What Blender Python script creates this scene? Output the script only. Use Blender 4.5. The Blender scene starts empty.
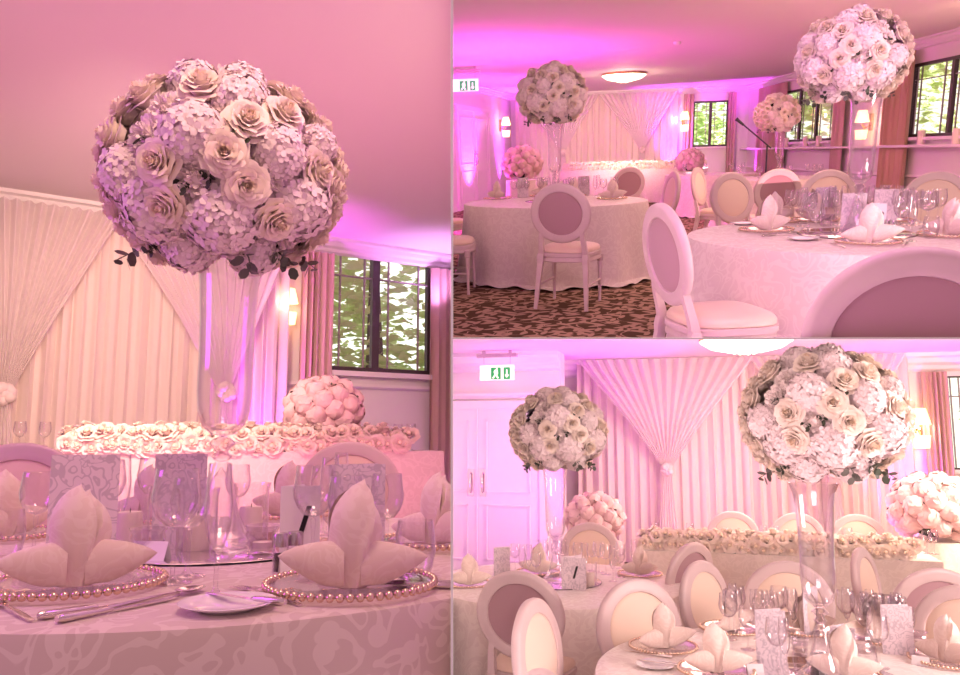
import bpy, bmesh, math, random
from mathutils import Vector, Matrix, noise
random.seed(7)
PI = math.pi
sc = bpy.context.scene
COL = sc.collection
F = 780.0
# ------------------------------------------------------------------ camera
PITCH = math.atan((438-337.5)/F)
CAM = Vector((0, 0, 1.7))
cd = bpy.data.cameras.new('camera'); cam = bpy.data.objects.new('camera', cd); COL.objects.link(cam)
cd.sensor_fit = 'HORIZONTAL'; cd.sensor_width = 36.0; cd.lens = 36.0*F/960.0
cd.clip_start = 0.05; cd.clip_end = 200
cam.location = CAM; cam.rotation_euler = (PI/2+PITCH, 0, 0)
sc.camera = cam
RC = Matrix.Rotation(PI/2+PITCH, 3, 'X')
def ray(px, py):                       # world direction of a pixel of the 960x675 frame
    return RC @ Vector(((px-480)/F, (337.5-py)/F, -1.0))
# ------------------------------------------------------------------ world, exposure
w = bpy.data.worlds.new('world'); sc.world = w; w.use_nodes = True
nt = w.node_tree; nt.nodes.clear()
tc = nt.nodes.new('ShaderNodeTexCoord'); sx = nt.nodes.new('ShaderNodeSeparateXYZ')
mr = nt.nodes.new('ShaderNodeMapRange'); mr.inputs[1].default_value = 0.45; mr.inputs[2].default_value = 0.75
mx = nt.nodes.new('ShaderNodeMix'); mx.data_type = 'RGBA'
mx.inputs[6].default_value = (0.66, 0.34, 0.42, 1); mx.inputs[7].default_value = (2.2, 2.3, 2.0, 1)
bg = nt.nodes.new('ShaderNodeBackground'); bg.inputs[1].default_value = 0.8
wo = nt.nodes.new('ShaderNodeOutputWorld')
nt.links.new(tc.outputs['Generated'], sx.inputs[0]); nt.links.new(sx.outputs['Y'], mr.inputs[0])
nt.links.new(mr.outputs[0], mx.inputs[0]); nt.links.new(mx.outputs[2], bg.inputs[0]); nt.links.new(bg.outputs[0], wo.inputs[0])
sc.view_settings.view_transform = 'Standard'; sc.view_settings.look = 'None'
sc.view_settings.gamma = 1.0; sc.view_settings.use_curve_mapping = False
sc.view_settings.exposure = 0.0
sc.cycles.transparent_max_bounces = 24; sc.cycles.max_bounces = 8
# ------------------------------------------------------------------ the three rooms of the set
class Room: pass
def make_room(cx, H, h, lo, hi, top, bot, key):
    r = Room(); r.key = key; r.h = h
    f = ray(cx, H).normalized()
    if key == 2:
        upc = RC @ Vector((0, 1, 0)); u = (upc - f*upc.dot(f)).normalized()
        rx_ = RC @ Vector((1, 0, 0)); u2 = (rx_ - f*rx_.dot(f)).normalized().cross(f); u = (u*0.45+u2*0.55).normalized()
    else:
        f.z = 0; f.normalize(); u = Vector((0, 0, 1))
    x = f.cross(u).normalized()
    o = CAM - u*h
    r.M = Matrix(((x.x, f.x, u.x, o.x), (x.y, f.y, u.y, o.y), (x.z, f.z, u.z, o.z), (0, 0, 0, 1)))
    r.R = Matrix((x, f, u))             # world direction -> room direction
    r.planes = []                       # inward normals of the dividing planes (all pass through CAM)
    a = RC @ Vector((1, 0, 0))
    def vert(px, sgn): return (ray(px, 0).cross(ray(px, 675))).normalized()*sgn
    def hori(py, sgn): return (ray(0, py).cross(ray(960, py))).normalized()*sgn
    probe = ray(cx, (H if key != 2 else 160))
    for n, on in ((('v', hi), hi), (('v', lo), lo), (('h', top), top), (('h', bot), bot)):
        if on is None: continue
        pn = vert(n[1], 1) if n[0] == 'v' else hori(n[1], 1)
        if pn.dot(probe) < 0: pn = -pn
        r.planes.append(pn)
    return r
R1 = make_room(225, 438, 1.02, None, 450.9, None, None, 1)
R2 = make_room(707, 147, 1.24, 453.1, None, None, 337.7, 2)
R3 = make_room(707, 438, 1.70, 453.1, None, 339.4, None, 3)
def D(r, px, py, d):                    # point of the pixel's ray at forward distance d
    v = r.R @ ray(px, py); v = v*(d/v.y); return Vector((v.x, v.y, v.z+r.h))
def G(r, px, py, z):                    # point of the pixel's ray on the level z
    v = r.R @ ray(px, py); t = (z-r.h)/v.z; return Vector((v.x*t, v.y*t, z))
def Wl(r, px, py, A, B, off=0.0):       # point of the pixel's ray on the wall through A and B (off = towards the camera)
    v = r.R @ ray(px, py); dx, dy = B[0]-A[0], B[1]-A[1]; L = math.hypot(dx, dy)
    n = Vector((dy/L, -dx/L)); a = Vector((A[0], A[1])) + n*off
    t = a.dot(n)/(v.x*n.x+v.y*n.y); return Vector((v.x*t, v.y*t, v.z*t+r.h))
# ------------------------------------------------------------------ lights
def light(r, kind, loc, target, power, color, size=0.3, angle=1.2, name='lamp', blend=0.6, size_y=None):
    l = bpy.data.lights.new(name, kind); l.energy = power; l.color = color
    if kind == 'AREA':
        l.size = size
        if size_y: l.shape = 'RECTANGLE'; l.size_y = size_y
    else: l.shadow_soft_size = size
    if kind == 'SPOT': l.spot_size = angle; l.spot_blend = blend
    o = bpy.data.objects.new(name, l); COL.objects.link(o)
    d = (Vector(target)-Vector(loc)).normalized()
    q = d.to_track_quat('-Z', 'Y').to_matrix().to_4x4()
    o.matrix_world = r.M @ Matrix.Translation(Vector(loc)) @ q
    return o
WARM = (1.0, 0.62, 0.48); PINK = (1.0, 0.42, 0.52); MAG = (0.72, 0.05, 1.0); HOTP = (1.0, 0.12, 0.75)
VIO = (0.62, 0.16, 1.0); ROSEL = (1.0, 0.30, 0.48)
# unseen key and fill lights, added without fixtures, room 1
light(R1, 'AREA', (0.1, 3.4, 2.9), (0.0, 3.4, 0), 20, WARM, 1.8)
light(R1, 'AREA', (0.1, 1.15, 2.5), (-0.02, 2.0, 1.4), 12, WARM, 0.35)
light(R1, 'SPOT', (-0.5, 3.6, 2.5), (-0.7, 6.6, 1.5), 480, (1.0, 0.64, 0.50), 0.3, 1.5, 'lamp', 0.9)  # added spot brightening the backdrop drape
light(R1, 'AREA', (-1.9, 1.8, 1.7), (-0.1, 2.1, 1.4), 12, MAG, 0.8)
light(R1, 'AREA', (0.0, 4.6, 0.3), (0.0, 4.2, 3), 36, (1.0, 0.24, 0.52), 2.2)
# added overhead, front and floor fills, none from a fixture, room 2
light(R2, 'AREA', (1.4, 9.0, 2.75), (1.4, 9.0, 0), 90, WARM, 3.0)
light(R2, 'AREA', (-1.0, 13.0, 2.75), (-1.0, 13, 0), 55, WARM, 2.4)
light(R2, 'SPOT', (-1.8, 16.5, 2.5), (-2, 22, 1.2), 1100, WARM, 0.4, 1.1, 'lamp', 0.8)  # added spot that warms the far drape
light(R2, 'AREA', (1.0, 2.6, 3.0), (0.9, 4.6, 0.9), 50, (1.0, 0.58, 0.66), 1.2)
light(R2, 'AREA', (2.0, 10.0, 0.2), (1.5, 12, 3), 75, (1.0, 0.42, 0.50), 3.5)
light(R2, 'AREA', (-3.2, 12.5, 0.2), (-4.6, 13.5, 3), 260, (0.95, 0.06, 0.8), 2.0)
light(R2, 'AREA', (-0.2, 2.2, 2.6), (0.2, 4.0, 0.7), 16, MAG, 0.7)
light(R2, 'AREA', (2.6, 10.5, 2.2), (4.2, 11.6, 1.5), 12, (1.0, 0.62, 0.38), 0.5)  # small warm fill added for the tan curtain
# added side and front keys, overhead and floor fills, no fixtures, room 3
light(R3, 'AREA', (2.6, 3.0, 1.75), (0.3, 3.9, 1.2), 92, (1.0, 0.76, 0.72), 1.0)
light(R3, 'AREA', (0.2, 1.5, 0.2), (0.4, 3.8, 1.4), 48, (1.0, 0.70, 0.74), 0.9)
light(R3, 'AREA', (0.6, 8.0, 2.62), (0.6, 8.0, 0), 80, WARM, 1.6)
light(R3, 'AREA', (3.2, 7.2, 2.2), (0.8, 10.8, 1.2), 210, (1.0, 0.68, 0.52), 1.4)
light(R3, 'AREA', (-2.6, 8.0, 0.4), (-3.0, 9.6, 2.6), 30, (0.55, 0.03, 1.0), 1.4)
light(R3, 'AREA', (0.4, 8.6, 0.3), (0.2, 9.0, 3), 60, (0.95, 0.22, 0.8), 2.0)
sun = bpy.data.lights.new('sun', 'SUN'); sun.energy = 16.0; sun.angle = 0.05; sun.color = (1, 0.96, 0.85)
so = bpy.data.objects.new('sun', sun); COL.objects.link(so); so.rotation_euler = Vector((-0.25, -0.8, -0.6)).to_track_quat('-Z', 'Y').to_euler()
# ------------------------------------------------------------------ materials
def new_mat(name):
    m = bpy.data.materials.new(name); m.use_nodes = True
    return m, m.node_tree, m.node_tree.nodes['Principled BSDF']
def mat(name, col, rough=0.6, metal=0.0, spec=0.5, sheen=0.0, bump=0.0, bscale=60, var=0.0, vscale=8):
    m, t, p = new_mat(name)
    p.inputs['Base Color'].default_value = (*col, 1); p.inputs['Roughness'].default_value = rough
    p.inputs['Metallic'].default_value = metal; p.inputs['Specular IOR Level'].default_value = spec
    p.inputs['Sheen Weight'].default_value = sheen
    if bump or var:
        c = t.nodes.new('ShaderNodeTexCoord')
        if bump:
            n = t.nodes.new('ShaderNodeTexNoise'); n.inputs['Scale'].default_value = bscale; n.inputs['Detail'].default_value = 3
            b = t.nodes.new('ShaderNodeBump'); b.inputs['Strength'].default_value = bump; b.inputs['Distance'].default_value = 0.01
            t.links.new(c.outputs['Object'], n.inputs['Vector']); t.links.new(n.outputs[0], b.inputs['Height']); t.links.new(b.outputs[0], p.inputs['Normal'])
        if var:
            n = t.nodes.new('ShaderNodeTexNoise'); n.inputs['Scale'].default_value = vscale; n.inputs['Detail'].default_value = 2
            h = t.nodes.new('ShaderNodeHueSaturation'); h.inputs['Color'].default_value = (*col, 1)
            r = t.nodes.new('ShaderNodeMapRange'); r.inputs[3].default_value = 1-var; r.inputs[4].default_value = 1+var
            t.links.new(c.outputs['Object'], n.inputs['Vector']); t.links.new(n.outputs[0], r.inputs[0]); t.links.new(r.outputs[0], h.inputs['Value']); t.links.new(h.outputs[0], p.inputs['Base Color'])
    return m
def damask(name, c1, c2, scale=7.0, rough=0.45, width=0.055, sheen=0.3):
    m, t, p = new_mat(name)
    c = t.nodes.new('ShaderNodeTexCoord')
    n = t.nodes.new('ShaderNodeTexNoise'); n.inputs['Scale'].default_value = scale; n.inputs['Detail'].default_value = 0.6; n.inputs['Distortion'].default_value = 2.4
    t.links.new(c.outputs['Object'], n.inputs['Vector'])
    s = t.nodes.new('ShaderNodeMath'); s.operation = 'SUBTRACT'; s.inputs[1].default_value = 0.5
    a = t.nodes.new('ShaderNodeMath'); a.operation = 'ABSOLUTE'
    r = t.nodes.new('ShaderNodeMapRange'); r.inputs[1].default_value = width; r.inputs[2].default_value = width+0.012; r.inputs[3].default_value = 1; r.inputs[4].default_value = 0
    t.links.new(n.outputs[0], s.inputs[0]); t.links.new(s.outputs[0], a.inputs[0]); t.links.new(a.outputs[0], r.inputs[0])
    v = t.nodes.new('ShaderNodeTexVoronoi'); v.inputs['Scale'].default_value = scale*1.3
    t.links.new(c.outputs['Object'], v.inputs['Vector'])
    r2 = t.nodes.new('ShaderNodeMapRange'); r2.inputs[1].default_value = 0.24; r2.inputs[2].default_value = 0.26; r2.inputs[3].default_value = 1; r2.inputs[4].default_value = 0
    t.links.new(v.outputs['Distance'], r2.inputs[0])
    mm = t.nodes.new('ShaderNodeMath'); mm.operation = 'MAXIMUM'; t.links.new(r.outputs[0], mm.inputs[0]); t.links.new(r2.outputs[0], mm.inputs[1])
    x = t.nodes.new('ShaderNodeMix'); x.data_type = 'RGBA'; x.inputs[6].default_value = (*c1, 1); x.inputs[7].default_value = (*c2, 1)
    t.links.new(mm.outputs[0], x.inputs[0]); t.links.new(x.outputs[2], p.inputs['Base Color'])
    q = t.nodes.new('ShaderNodeMapRange'); q.inputs[3].default_value = rough+0.2; q.inputs[4].default_value = rough-0.05
    t.links.new(mm.outputs[0], q.inputs[0]); t.links.new(q.outputs[0], p.inputs['Roughness'])
    p.inputs['Sheen Weight'].default_value = sheen
    return m
def fabric(name, col, trans=0.3, clear=0.0):
    m, t, p = new_mat(name)
    p.inputs['Base Color'].default_value = (*col, 1); p.inputs['Roughness'].default_value = 0.75; p.inputs['Sheen Weight'].default_value = 0.3
    tr = t.nodes.new('ShaderNodeBsdfTranslucent'); tr.inputs[0].default_value = (*col, 1)
    a = t.nodes.new('ShaderNodeMixShader'); a.inputs[0].default_value = trans
    out = t.nodes['Material Output']
    t.links.new(p.outputs[0], a.inputs[1]); t.links.new(tr.outputs[0], a.inputs[2])
    if clear:
        b = t.nodes.new('ShaderNodeMixShader'); b.inputs[0].default_value = clear; tp = t.nodes.new('ShaderNodeBsdfTransparent')
        t.links.new(a.outputs[0], b.inputs[1]); t.links.new(tp.outputs[0], b.inputs[2]); t.links.new(b.outputs[0], out.inputs[0])
    else: t.links.new(a.outputs[0], out.inputs[0])
    return m
def glass(name, tint=(0.93, 0.93, 0.94), ior=1.5, rough=0.02, boost=1.0):
    m = bpy.data.materials.new(name); m.use_nodes = True; t = m.node_tree; t.nodes.clear()
    o = t.nodes.new('ShaderNodeOutputMaterial'); tp = t.nodes.new('ShaderNodeBsdfTransparent'); tp.inputs[0].default_value = (*tint, 1)
    g = t.nodes.new('ShaderNodeBsdfGlossy'); g.inputs['Roughness'].default_value = rough; g.inputs[0].default_value = (1, 1, 1, 1)
    lw = t.nodes.new('ShaderNodeLayerWeight'); lw.inputs[0].default_value = 0.5
    pw = t.nodes.new('ShaderNodeMath'); pw.operation = 'POWER'; pw.inputs[1].default_value = 2.3
    mu = t.nodes.new('ShaderNodeMath'); mu.operation = 'MULTIPLY_ADD'; mu.inputs[1].default_value = 0.55*boost; mu.inputs[2].default_value = 0.04; mu.use_clamp = True
    x = t.nodes.new('ShaderNodeMixShader')
    tm = t.nodes.new('ShaderNodeMix'); tm.data_type = 'RGBA'; tm.inputs[6].default_value = (*tint, 1); tm.inputs[7].default_value = (0.72, 0.64, 0.70, 1)
    t.links.new(pw.outputs[0], tm.inputs[0]); t.links.new(tm.outputs[2], tp.inputs[0])
    t.links.new(lw.outputs['Facing'], pw.inputs[0]); t.links.new(pw.outputs[0], mu.inputs[0])
    t.links.new(mu.outputs[0], x.inputs[0]); t.links.new(tp.outputs[0], x.inputs[1]); t.links.new(g.outputs[0], x.inputs[2]); t.links.new(x.outputs[0], o.inputs[0])
    return m
def emit(name, col, s):
    m, t, p = new_mat(name); p.inputs['Base Color'].default_value = (*col, 1)
    p.inputs['Emission Color'].default_value = (*col, 1); p.inputs['Emission Strength'].default_value = s
    return m
def carpet_mat():
    m, t, p = new_mat('leaf carpet'); p.inputs['Roughness'].default_value = 0.95; p.inputs['Specular IOR Level'].default_value = 0.1
    c = t.nodes.new('ShaderNodeTexCoord'); prev = None
    for k, (ang, sx_, sy_, thr) in enumerate(((0.5, 3.6, 10, .27), (1.7, 3.9, 11, .25), (-0.6, 3.5, 10.5, .25))):
        mp = t.nodes.new('ShaderNodeMapping'); mp.inputs['Rotation'].default_value = (0, 0, ang); mp.inputs['Location'].default_value = (k*3.1, k*1.7, 0)
        m2 = t.nodes.new('ShaderNodeMapping'); m2.inputs['Scale'].default_value = (sx_, sy_, 0.01)
        v = t.nodes.new('ShaderNodeTexVoronoi'); v.voronoi_dimensions = '2D'; v.inputs['Scale'].default_value = 1.0; v.inputs['Randomness'].default_value = 0.85
        t.links.new(c.outputs['Object'], mp.inputs[0]); t.links.new(mp.outputs[0], m2.inputs[0]); t.links.new(m2.outputs[0], v.inputs['Vector'])
        r = t.nodes.new('ShaderNodeMapRange'); r.inputs[1].default_value = thr-0.06; r.inputs[2].default_value = thr; r.inputs[3].default_value = 1; r.inputs[4].default_value = 0
        t.links.new(v.outputs['Distance'], r.inputs[0])
        if prev:
            x = t.nodes.new('ShaderNodeMath'); x.operation = 'MAXIMUM'; t.links.new(prev.outputs[0], x.inputs[0]); t.links.new(r.outputs[0], x.inputs[1]); prev = x
        else: prev = r
    n = t.nodes.new('ShaderNodeTexNoise'); n.inputs['Scale'].default_value = 5; n.inputs['Detail'].default_value = 0.5
    t.links.new(c.outputs['Object'], n.inputs['Vector'])
    s = t.nodes.new('ShaderNodeMath'); s.operation = 'SUBTRACT'; s.inputs[1].default_value = 0.5
    a = t.nodes.new('ShaderNodeMath'); a.operation = 'ABSOLUTE'
    r = t.nodes.new('ShaderNodeMapRange'); r.inputs[1].default_value = 0.006; r.inputs[2].default_value = 0.012; r.inputs[3].default_value = 1; r.inputs[4].default_value = 0
    t.links.new(n.outputs[0], s.inputs[0]); t.links.new(s.outputs[0], a.inputs[0]); t.links.new(a.outputs[0], r.inputs[0])
    x = t.nodes.new('ShaderNodeMath'); x.operation = 'MAXIMUM'; t.links.new(prev.outputs[0], x.inputs[0]); t.links.new(r.outputs[0], x.inputs[1])
    mixc = t.nodes.new('ShaderNodeMix'); mixc.data_type = 'RGBA'; mixc.inputs[6].default_value = (0.095, 0.058, 0.032, 1); mixc.inputs[7].default_value = (0.44, 0.29, 0.21, 1)
    t.links.new(x.outputs[0], mixc.inputs[0]); t.links.new(mixc.outputs[2], p.inputs['Base Color'])
    return m
M = {}
M['paint'] = mat('white wall paint', (0.80, 0.76, 0.74), 0.7, bump=0.05, bscale=120)
M['ceiling'] = mat('ceiling paint', (0.84, 0.78, 0.76), 0.75)
M['trim'] = mat('painted trim', (0.86, 0.82, 0.80), 0.45)
M['frame'] = mat('dark window frame', (0.06, 0.045, 0.045), 0.4)
M['bar'] = mat('grey glazing bar', (0.30, 0.27, 0.25), 0.5)
M['pane'] = glass('window glass', (0.97, 0.98, 0.97), boost=0.2)
M['glass'] = glass('table glass', (0.985, 0.98, 0.985), 1.5, 0.035, 1.5)
M['thick'] = glass('vase glass', (0.98, 0.97, 0.98), 1.6, 0.035, 1.8)
M['crystal'] = glass('cut crystal', (0.93, 0.9, 0.93), 1.7, 0.08, 2.0)
M['plate'] = glass('glass plate', (0.94, 0.9, 0.91), 1.5, 0.08, 1.5)
M['mirror'] = mat('mirror', (0.85, 0.82, 0.85), 0.03, 1.0)
M['cloth'] = damask('damask cloth', (0.70, 0.59, 0.52), (0.80, 0.70, 0.62), 11)
M['satin'] = damask('satin cloth', (0.74, 0.64, 0.58), (0.79, 0.70, 0.63), 9, 0.38)
M['clothcream'] = damask('cream damask', (0.78, 0.70, 0.60), (0.83, 0.75, 0.65), 9)
M['napkin'] = damask('napkin linen', (0.84, 0.70, 0.60), (0.88, 0.75, 0.65), 18, 0.6, 0.05, 0.5)
M['menu'] = damask('silver menu card', (0.82, 0.72, 0.75), (0.62, 0.54, 0.58), 22, 0.35, 0.04, 0.0)
M['card'] = mat('white card', (0.88, 0.85, 0.84), 0.5)
M['ink'] = mat('black ink', (0.01, 0.01, 0.012), 0.4)
M['china'] = mat('white china', (0.88, 0.86, 0.86), 0.12)
M['steel'] = mat('polished steel', (0.78, 0.72, 0.70), 0.14, 1.0)
M['bead'] = mat('gold bead', (0.80, 0.62, 0.48), 0.25, 1.0)
M['lid'] = mat('shaker steel', (0.55, 0.5, 0.5), 0.25, 1.0)
M['pepper'] = mat('ground pepper', (0.06, 0.04, 0.035), 0.8)
M['salt'] = mat('salt', (0.85, 0.82, 0.8), 0.8)
M['wax'] = mat('cream wax', (0.88, 0.78, 0.66), 0.45)
M['chair'] = mat('limed chair wood', (0.66, 0.53, 0.51), 0.42, var=0.06, vscale=14)
M['padback'] = mat('mauve chair back cloth', (0.44, 0.27, 0.29), 0.8, sheen=0.3)
M['padfront'] = mat('cream upholstery', (0.82, 0.66, 0.52), 0.6, sheen=0.3)
M['seat'] = mat('peach seat satin', (0.80, 0.62, 0.48), 0.42, sheen=0.3)
M['drape'] = fabric('cream drape', (0.90, 0.80, 0.74), 0.25)
M['sheer'] = fabric('sheer voile', (0.94, 0.88, 0.86), 0.35, 0.22)
M['curtain'] = fabric('pink curtain', (0.70, 0.50, 0.42), 0.2)
M['tan'] = fabric('tan curtain', (0.66, 0.45, 0.30), 0.2)
M['rose'] = mat('cream rose petals', (0.95, 0.84, 0.72), 0.6, sheen=0.2)
M['rosebud'] = mat('rose heart petals', (0.95, 0.79, 0.60), 0.6, sheen=0.2)
M['hyd'] = mat('hydrangea petals', (0.88, 0.76, 0.74), 0.7, sheen=0.2, var=0.12, vscale=25)
M['peony'] = mat('peony petals', (0.92, 0.82, 0.77), 0.65, sheen=0.2)
M['pinkpeony'] = mat('pink peony petals', (0.90, 0.66, 0.64), 0.65, sheen=0.2)
M['leaf'] = mat('dark leaf', (0.045, 0.06, 0.035), 0.5)
M['euc'] = mat('eucalyptus leaf', (0.12, 0.12, 0.10), 0.55)
M['core'] = mat('packed dark foliage', (0.03, 0.04, 0.022), 0.9, bump=0.6, bscale=80)
M['tree'] = fabric('sunlit tree leaves', (0.56, 0.72, 0.30), 0.6)
M['treelight'] = fabric('pale sunlit leaves', (0.74, 0.84, 0.46), 0.6)
M['bark'] = mat('bark', (0.12, 0.09, 0.07), 0.9)
M['lawn'] = mat('lawn', (0.20, 0.32, 0.10), 0.95)
M['carpet'] = carpet_mat()
M['brass'] = mat('brass', (0.75, 0.50, 0.28), 0.25, 1.0)
M['shade'] = emit('lit lamp shade', (1.0, 0.62, 0.30), 2.6)
M['bowl'] = emit('lit crystal bowl', (1.0, 0.80, 0.55), 2.6)
M['flame'] = emit('candle flame', (1.0, 0.75, 0.4), 6)
M['black'] = mat('black metal', (0.03, 0.03, 0.03), 0.4)
M['green'] = emit('green sign face', (0.02, 0.35, 0.08), 0.7)
M['signwhite'] = emit('white sign face', (0.9, 0.88, 0.8), 0.9)
M['divider'] = mat('white divider paint', (0.95, 0.94, 0.94), 0.6)
# ------------------------------------------------------------------ mesh building
class MB:
    def __init__(s): s.v = []; s.f = []
    def add(s, vs, fs):
        n = len(s.v); s.v += [tuple(v) for v in vs]; s.f += [tuple(i+n for i in f) for f in fs]; return s
    def box(s, x0, x1, y0, y1, z0, z1):
        return s.add([(x0,y0,z0),(x1,y0,z0),(x1,y1,z0),(x0,y1,z0),(x0,y0,z1),(x1,y0,z1),(x1,y1,z1),(x0,y1,z1)],
                     [(0,3,2,1),(4,5,6,7),(0,1,5,4),(1,2,6,5),(2,3,7,6),(3,0,4,7)])
    def lathe(s, prof, n=20, c=(0,0,0)):
        vs = []; fs = []; rings = []
        for r, z in prof:
            if r < 1e-6: rings.append([len(vs)]); vs.append((c[0], c[1], c[2]+z))
            else:
                rings.append(list(range(len(vs), len(vs)+n)))
                for i in range(n):
                    a = 2*PI*i/n; vs.append((c[0]+r*math.cos(a), c[1]+r*math.sin(a), c[2]+z))
        for A, B in zip(rings, rings[1:]):
            for i in range(n):
                j = (i+1) % n
                if len(A) == 1 and len(B) == 1: continue
                if len(A) == 1: fs.append((A[0], B[j], B[i]))
                elif len(B) == 1: fs.append((A[i], A[j], B[0]))
                else: fs.append((A[i], A[j], B[j], B[i]))
        return s.add(vs, fs)
    def tube(s, pts, rad, n=8, square=False, closed=False, sc=(1, 1)):
        pts = [Vector(p) for p in pts]; m = len(pts)
        if not hasattr(rad, '__len__'): rad = [rad]*m
        vs = []; fs = []; up = None
        for i, p in enumerate(pts):
            t = (pts[(i+1) % m]-pts[i-1]) if closed else (pts[min(i+1, m-1)]-pts[max(i-1, 0)])
            t.normalize()
            if up is None: up = Vector((0,1,0)) if abs(t.y) < 0.9 else Vector((1,0,0))
            a = t.cross(up).normalized(); b = a.cross(t).normalized()
            for k in range(n):
                th = 2*PI*(k+0.5)/n
                cx, cy = math.cos(th), math.sin(th)
                if square: cx, cy = (1 if cx > 0 else -1)*0.9, (1 if cy > 0 else -1)*0.9
                vs.append(p+a*cx*rad[i]*sc[0]+b*cy*rad[i]*sc[1])
        R = m if closed else m-1
        for i in range(R):
            for k in range(n):
                k2 = (k+1) % n; j = (i+1) % m
                fs.append((i*n+k, i*n+k2, j*n+k2, j*n+k))
        if not closed: fs.append(tuple(range(n-1, -1, -1))); fs.append(tuple((m-1)*n+k for k in range(n)))
        return s.add(vs, fs)
    def grid(s, fn, nu, nv, closeu=False):
        vs = []; fs = []; cols = nu if closeu else nu+1
        for j in range(nv+1):
            for i in range(cols): vs.append(fn(i/nu, j/nv))
        for j in range(nv):
            for i in range(nu):
                i2 = (i+1) % cols if closeu else i+1
                fs.append((j*cols+i, j*cols+i2, (j+1)*cols+i2, (j+1)*cols+i))
        return s.add(vs, fs)
    def loft(s, loops, cap=True):
        n = len(loops[0]); vs = [p for l in loops for p in l]; fs = []
        for j in range(len(loops)-1):
            for i in range(n):
                i2 = (i+1) % n; fs.append((j*n+i, j*n+i2, (j+1)*n+i2, (j+1)*n+i))
        if cap: fs.append(tuple(range(n-1, -1, -1))); fs.append(tuple((len(loops)-1)*n+i for i in range(n)))
        return s.add(vs, fs)
    def sphere(s, c, r, n=10, m=6, sz=1.0):
        return s.lathe([(r*math.sin(PI*k/m), -r*sz*math.cos(PI*k/m)) for k in range(m+1)], n, c)
    def outline(s, pts, z0, z1):       # flat plate from an xy outline
        n = len(pts)
        return s.add([(x, y, z0) for x, y in pts]+[(x, y, z1) for x, y in pts],
                     [tuple(range(n-1, -1, -1)), tuple(range(n, 2*n))]+[(i, (i+1) % n, n+(i+1) % n, n+i) for i in range(n)])
    def xf(s, m): s.v = [tuple(m @ Vector(v)) for v in s.v]; return s
    def mesh(s, name, mt, smooth=True):
        me = bpy.data.meshes.new(name); me.from_pydata(s.v, [], s.f); me.materials.append(M[mt])
        me.update()
        if smooth:
            for p in me.polygons: p.use_smooth = True
            try: me.set_sharp_from_angle(angle=math.radians(50))
            except Exception: pass
        return me
def T(x=0, y=0, z=0, rz=0, s=1.0): return Matrix.Translation((x, y, z)) @ Matrix.Rotation(rz, 4, 'Z') @ Matrix.Scale(s, 4)
def part(name, me, m=None, sub=(), label=None): return dict(name=name, mesh=me, m=m or Matrix.Identity(4), sub=sub, label=label)
ROOM_OF = {}
def link(name, me, room, parent=None, basis=None):
    o = bpy.data.objects.new(name, me); COL.objects.link(o)
    if parent: o.parent = parent; ROOM_OF[o.name] = ROOM_OF[parent.name]
    else: ROOM_OF[o.name] = room
    o.matrix_basis = basis if basis is not None else Matrix.Identity(4)
    return o
def put(proto, r, p, rz=0, label=None, group=None, s=1.0, cat=None, rx=None):
    m = r.M @ T(p[0], p[1], p[2], rz, s)
    if rx is not None: m = m @ rx
    parts = proto['parts']
    if len(parts) == 1 and not parts[0]['sub']:
        o = link(proto['name'], parts[0]['mesh'], r, None, m @ parts[0]['m'])
    else:
        o = link(proto['name'], None, r, None, m); o.empty_display_size = 0.1
        for q in parts:
            c = link(q['name'], q['mesh'], r, o, q['m'])
            if q['label']: c['label'] = q['label']
            for q2 in q['sub']:
                c2 = link(q2['name'], q2['mesh'], r, c, q2['m'])
                if q2['label']: c2['label'] = q2['label']
    o['label'] = label or proto.get('label', ''); o['category'] = cat or proto['cat']
    if group: o['group'] = group
    return o
def single(name, me, r, label, cat, p=(0, 0, 0), rz=0, group=None):
    return put(dict(name=name, cat=cat, parts=[part(name, me)]), r, p, rz, label, group)
def struct(name, mb, mt, r, smooth=False, parent=None):
    o = link(name, mb.mesh(name, mt, smooth), r, parent, r.M if parent is None else None)
    if parent is None: o['kind'] = 'structure'
    return o
# ------------------------------------------------------------------ walls, windows, cornice, curtains
def frame_of(A, B):
    dx, dy = B[0]-A[0], B[1]-A[1]; L = math.hypot(dx, dy)
    return L, math.atan2(dy, dx)
def on_wall(A, B, P):                  # distance of P along the wall
    L, a = frame_of(A, B); return (P.x-A[0])*math.cos(a)+(P.y-A[1])*math.sin(a)
def wall(name, r, A, B, z0, z1, holes=(), th=0.12):
    L, a = frame_of(A, B); mb = MB(); xs = 0.0
    for (s0, s1, h0, h1) in sorted(holes):
        mb.box(xs, s0, 0, th, z0, z1); mb.box(s0, s1, 0, th, z0, h0); mb.box(s0, s1, 0, th, h1, z1); xs = s1
    mb.box(xs, L, 0, th, z0, z1); mb.xf(T(A[0], A[1], 0, a))
    return struct(name, mb, 'paint', r)
def strip(name, r, A, B, z, prof, mt='trim'):   # profile (out, up) swept along the wall
    L, a = frame_of(A, B)
    mb = MB().loft([[(x, -o, z+u) for o, u in prof] for x in (0, L)]).xf(T(A[0], A[1], 0, a))
    return struct(name, mb, mt, r)
CORN = [(0, 0), (0.13, 0), (0.13, -0.03), (0.10, -0.045), (0.085, -0.08), (0.05, -0.10), (0.04, -0.13), (0, -0.15)]
nwin = [0]
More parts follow.
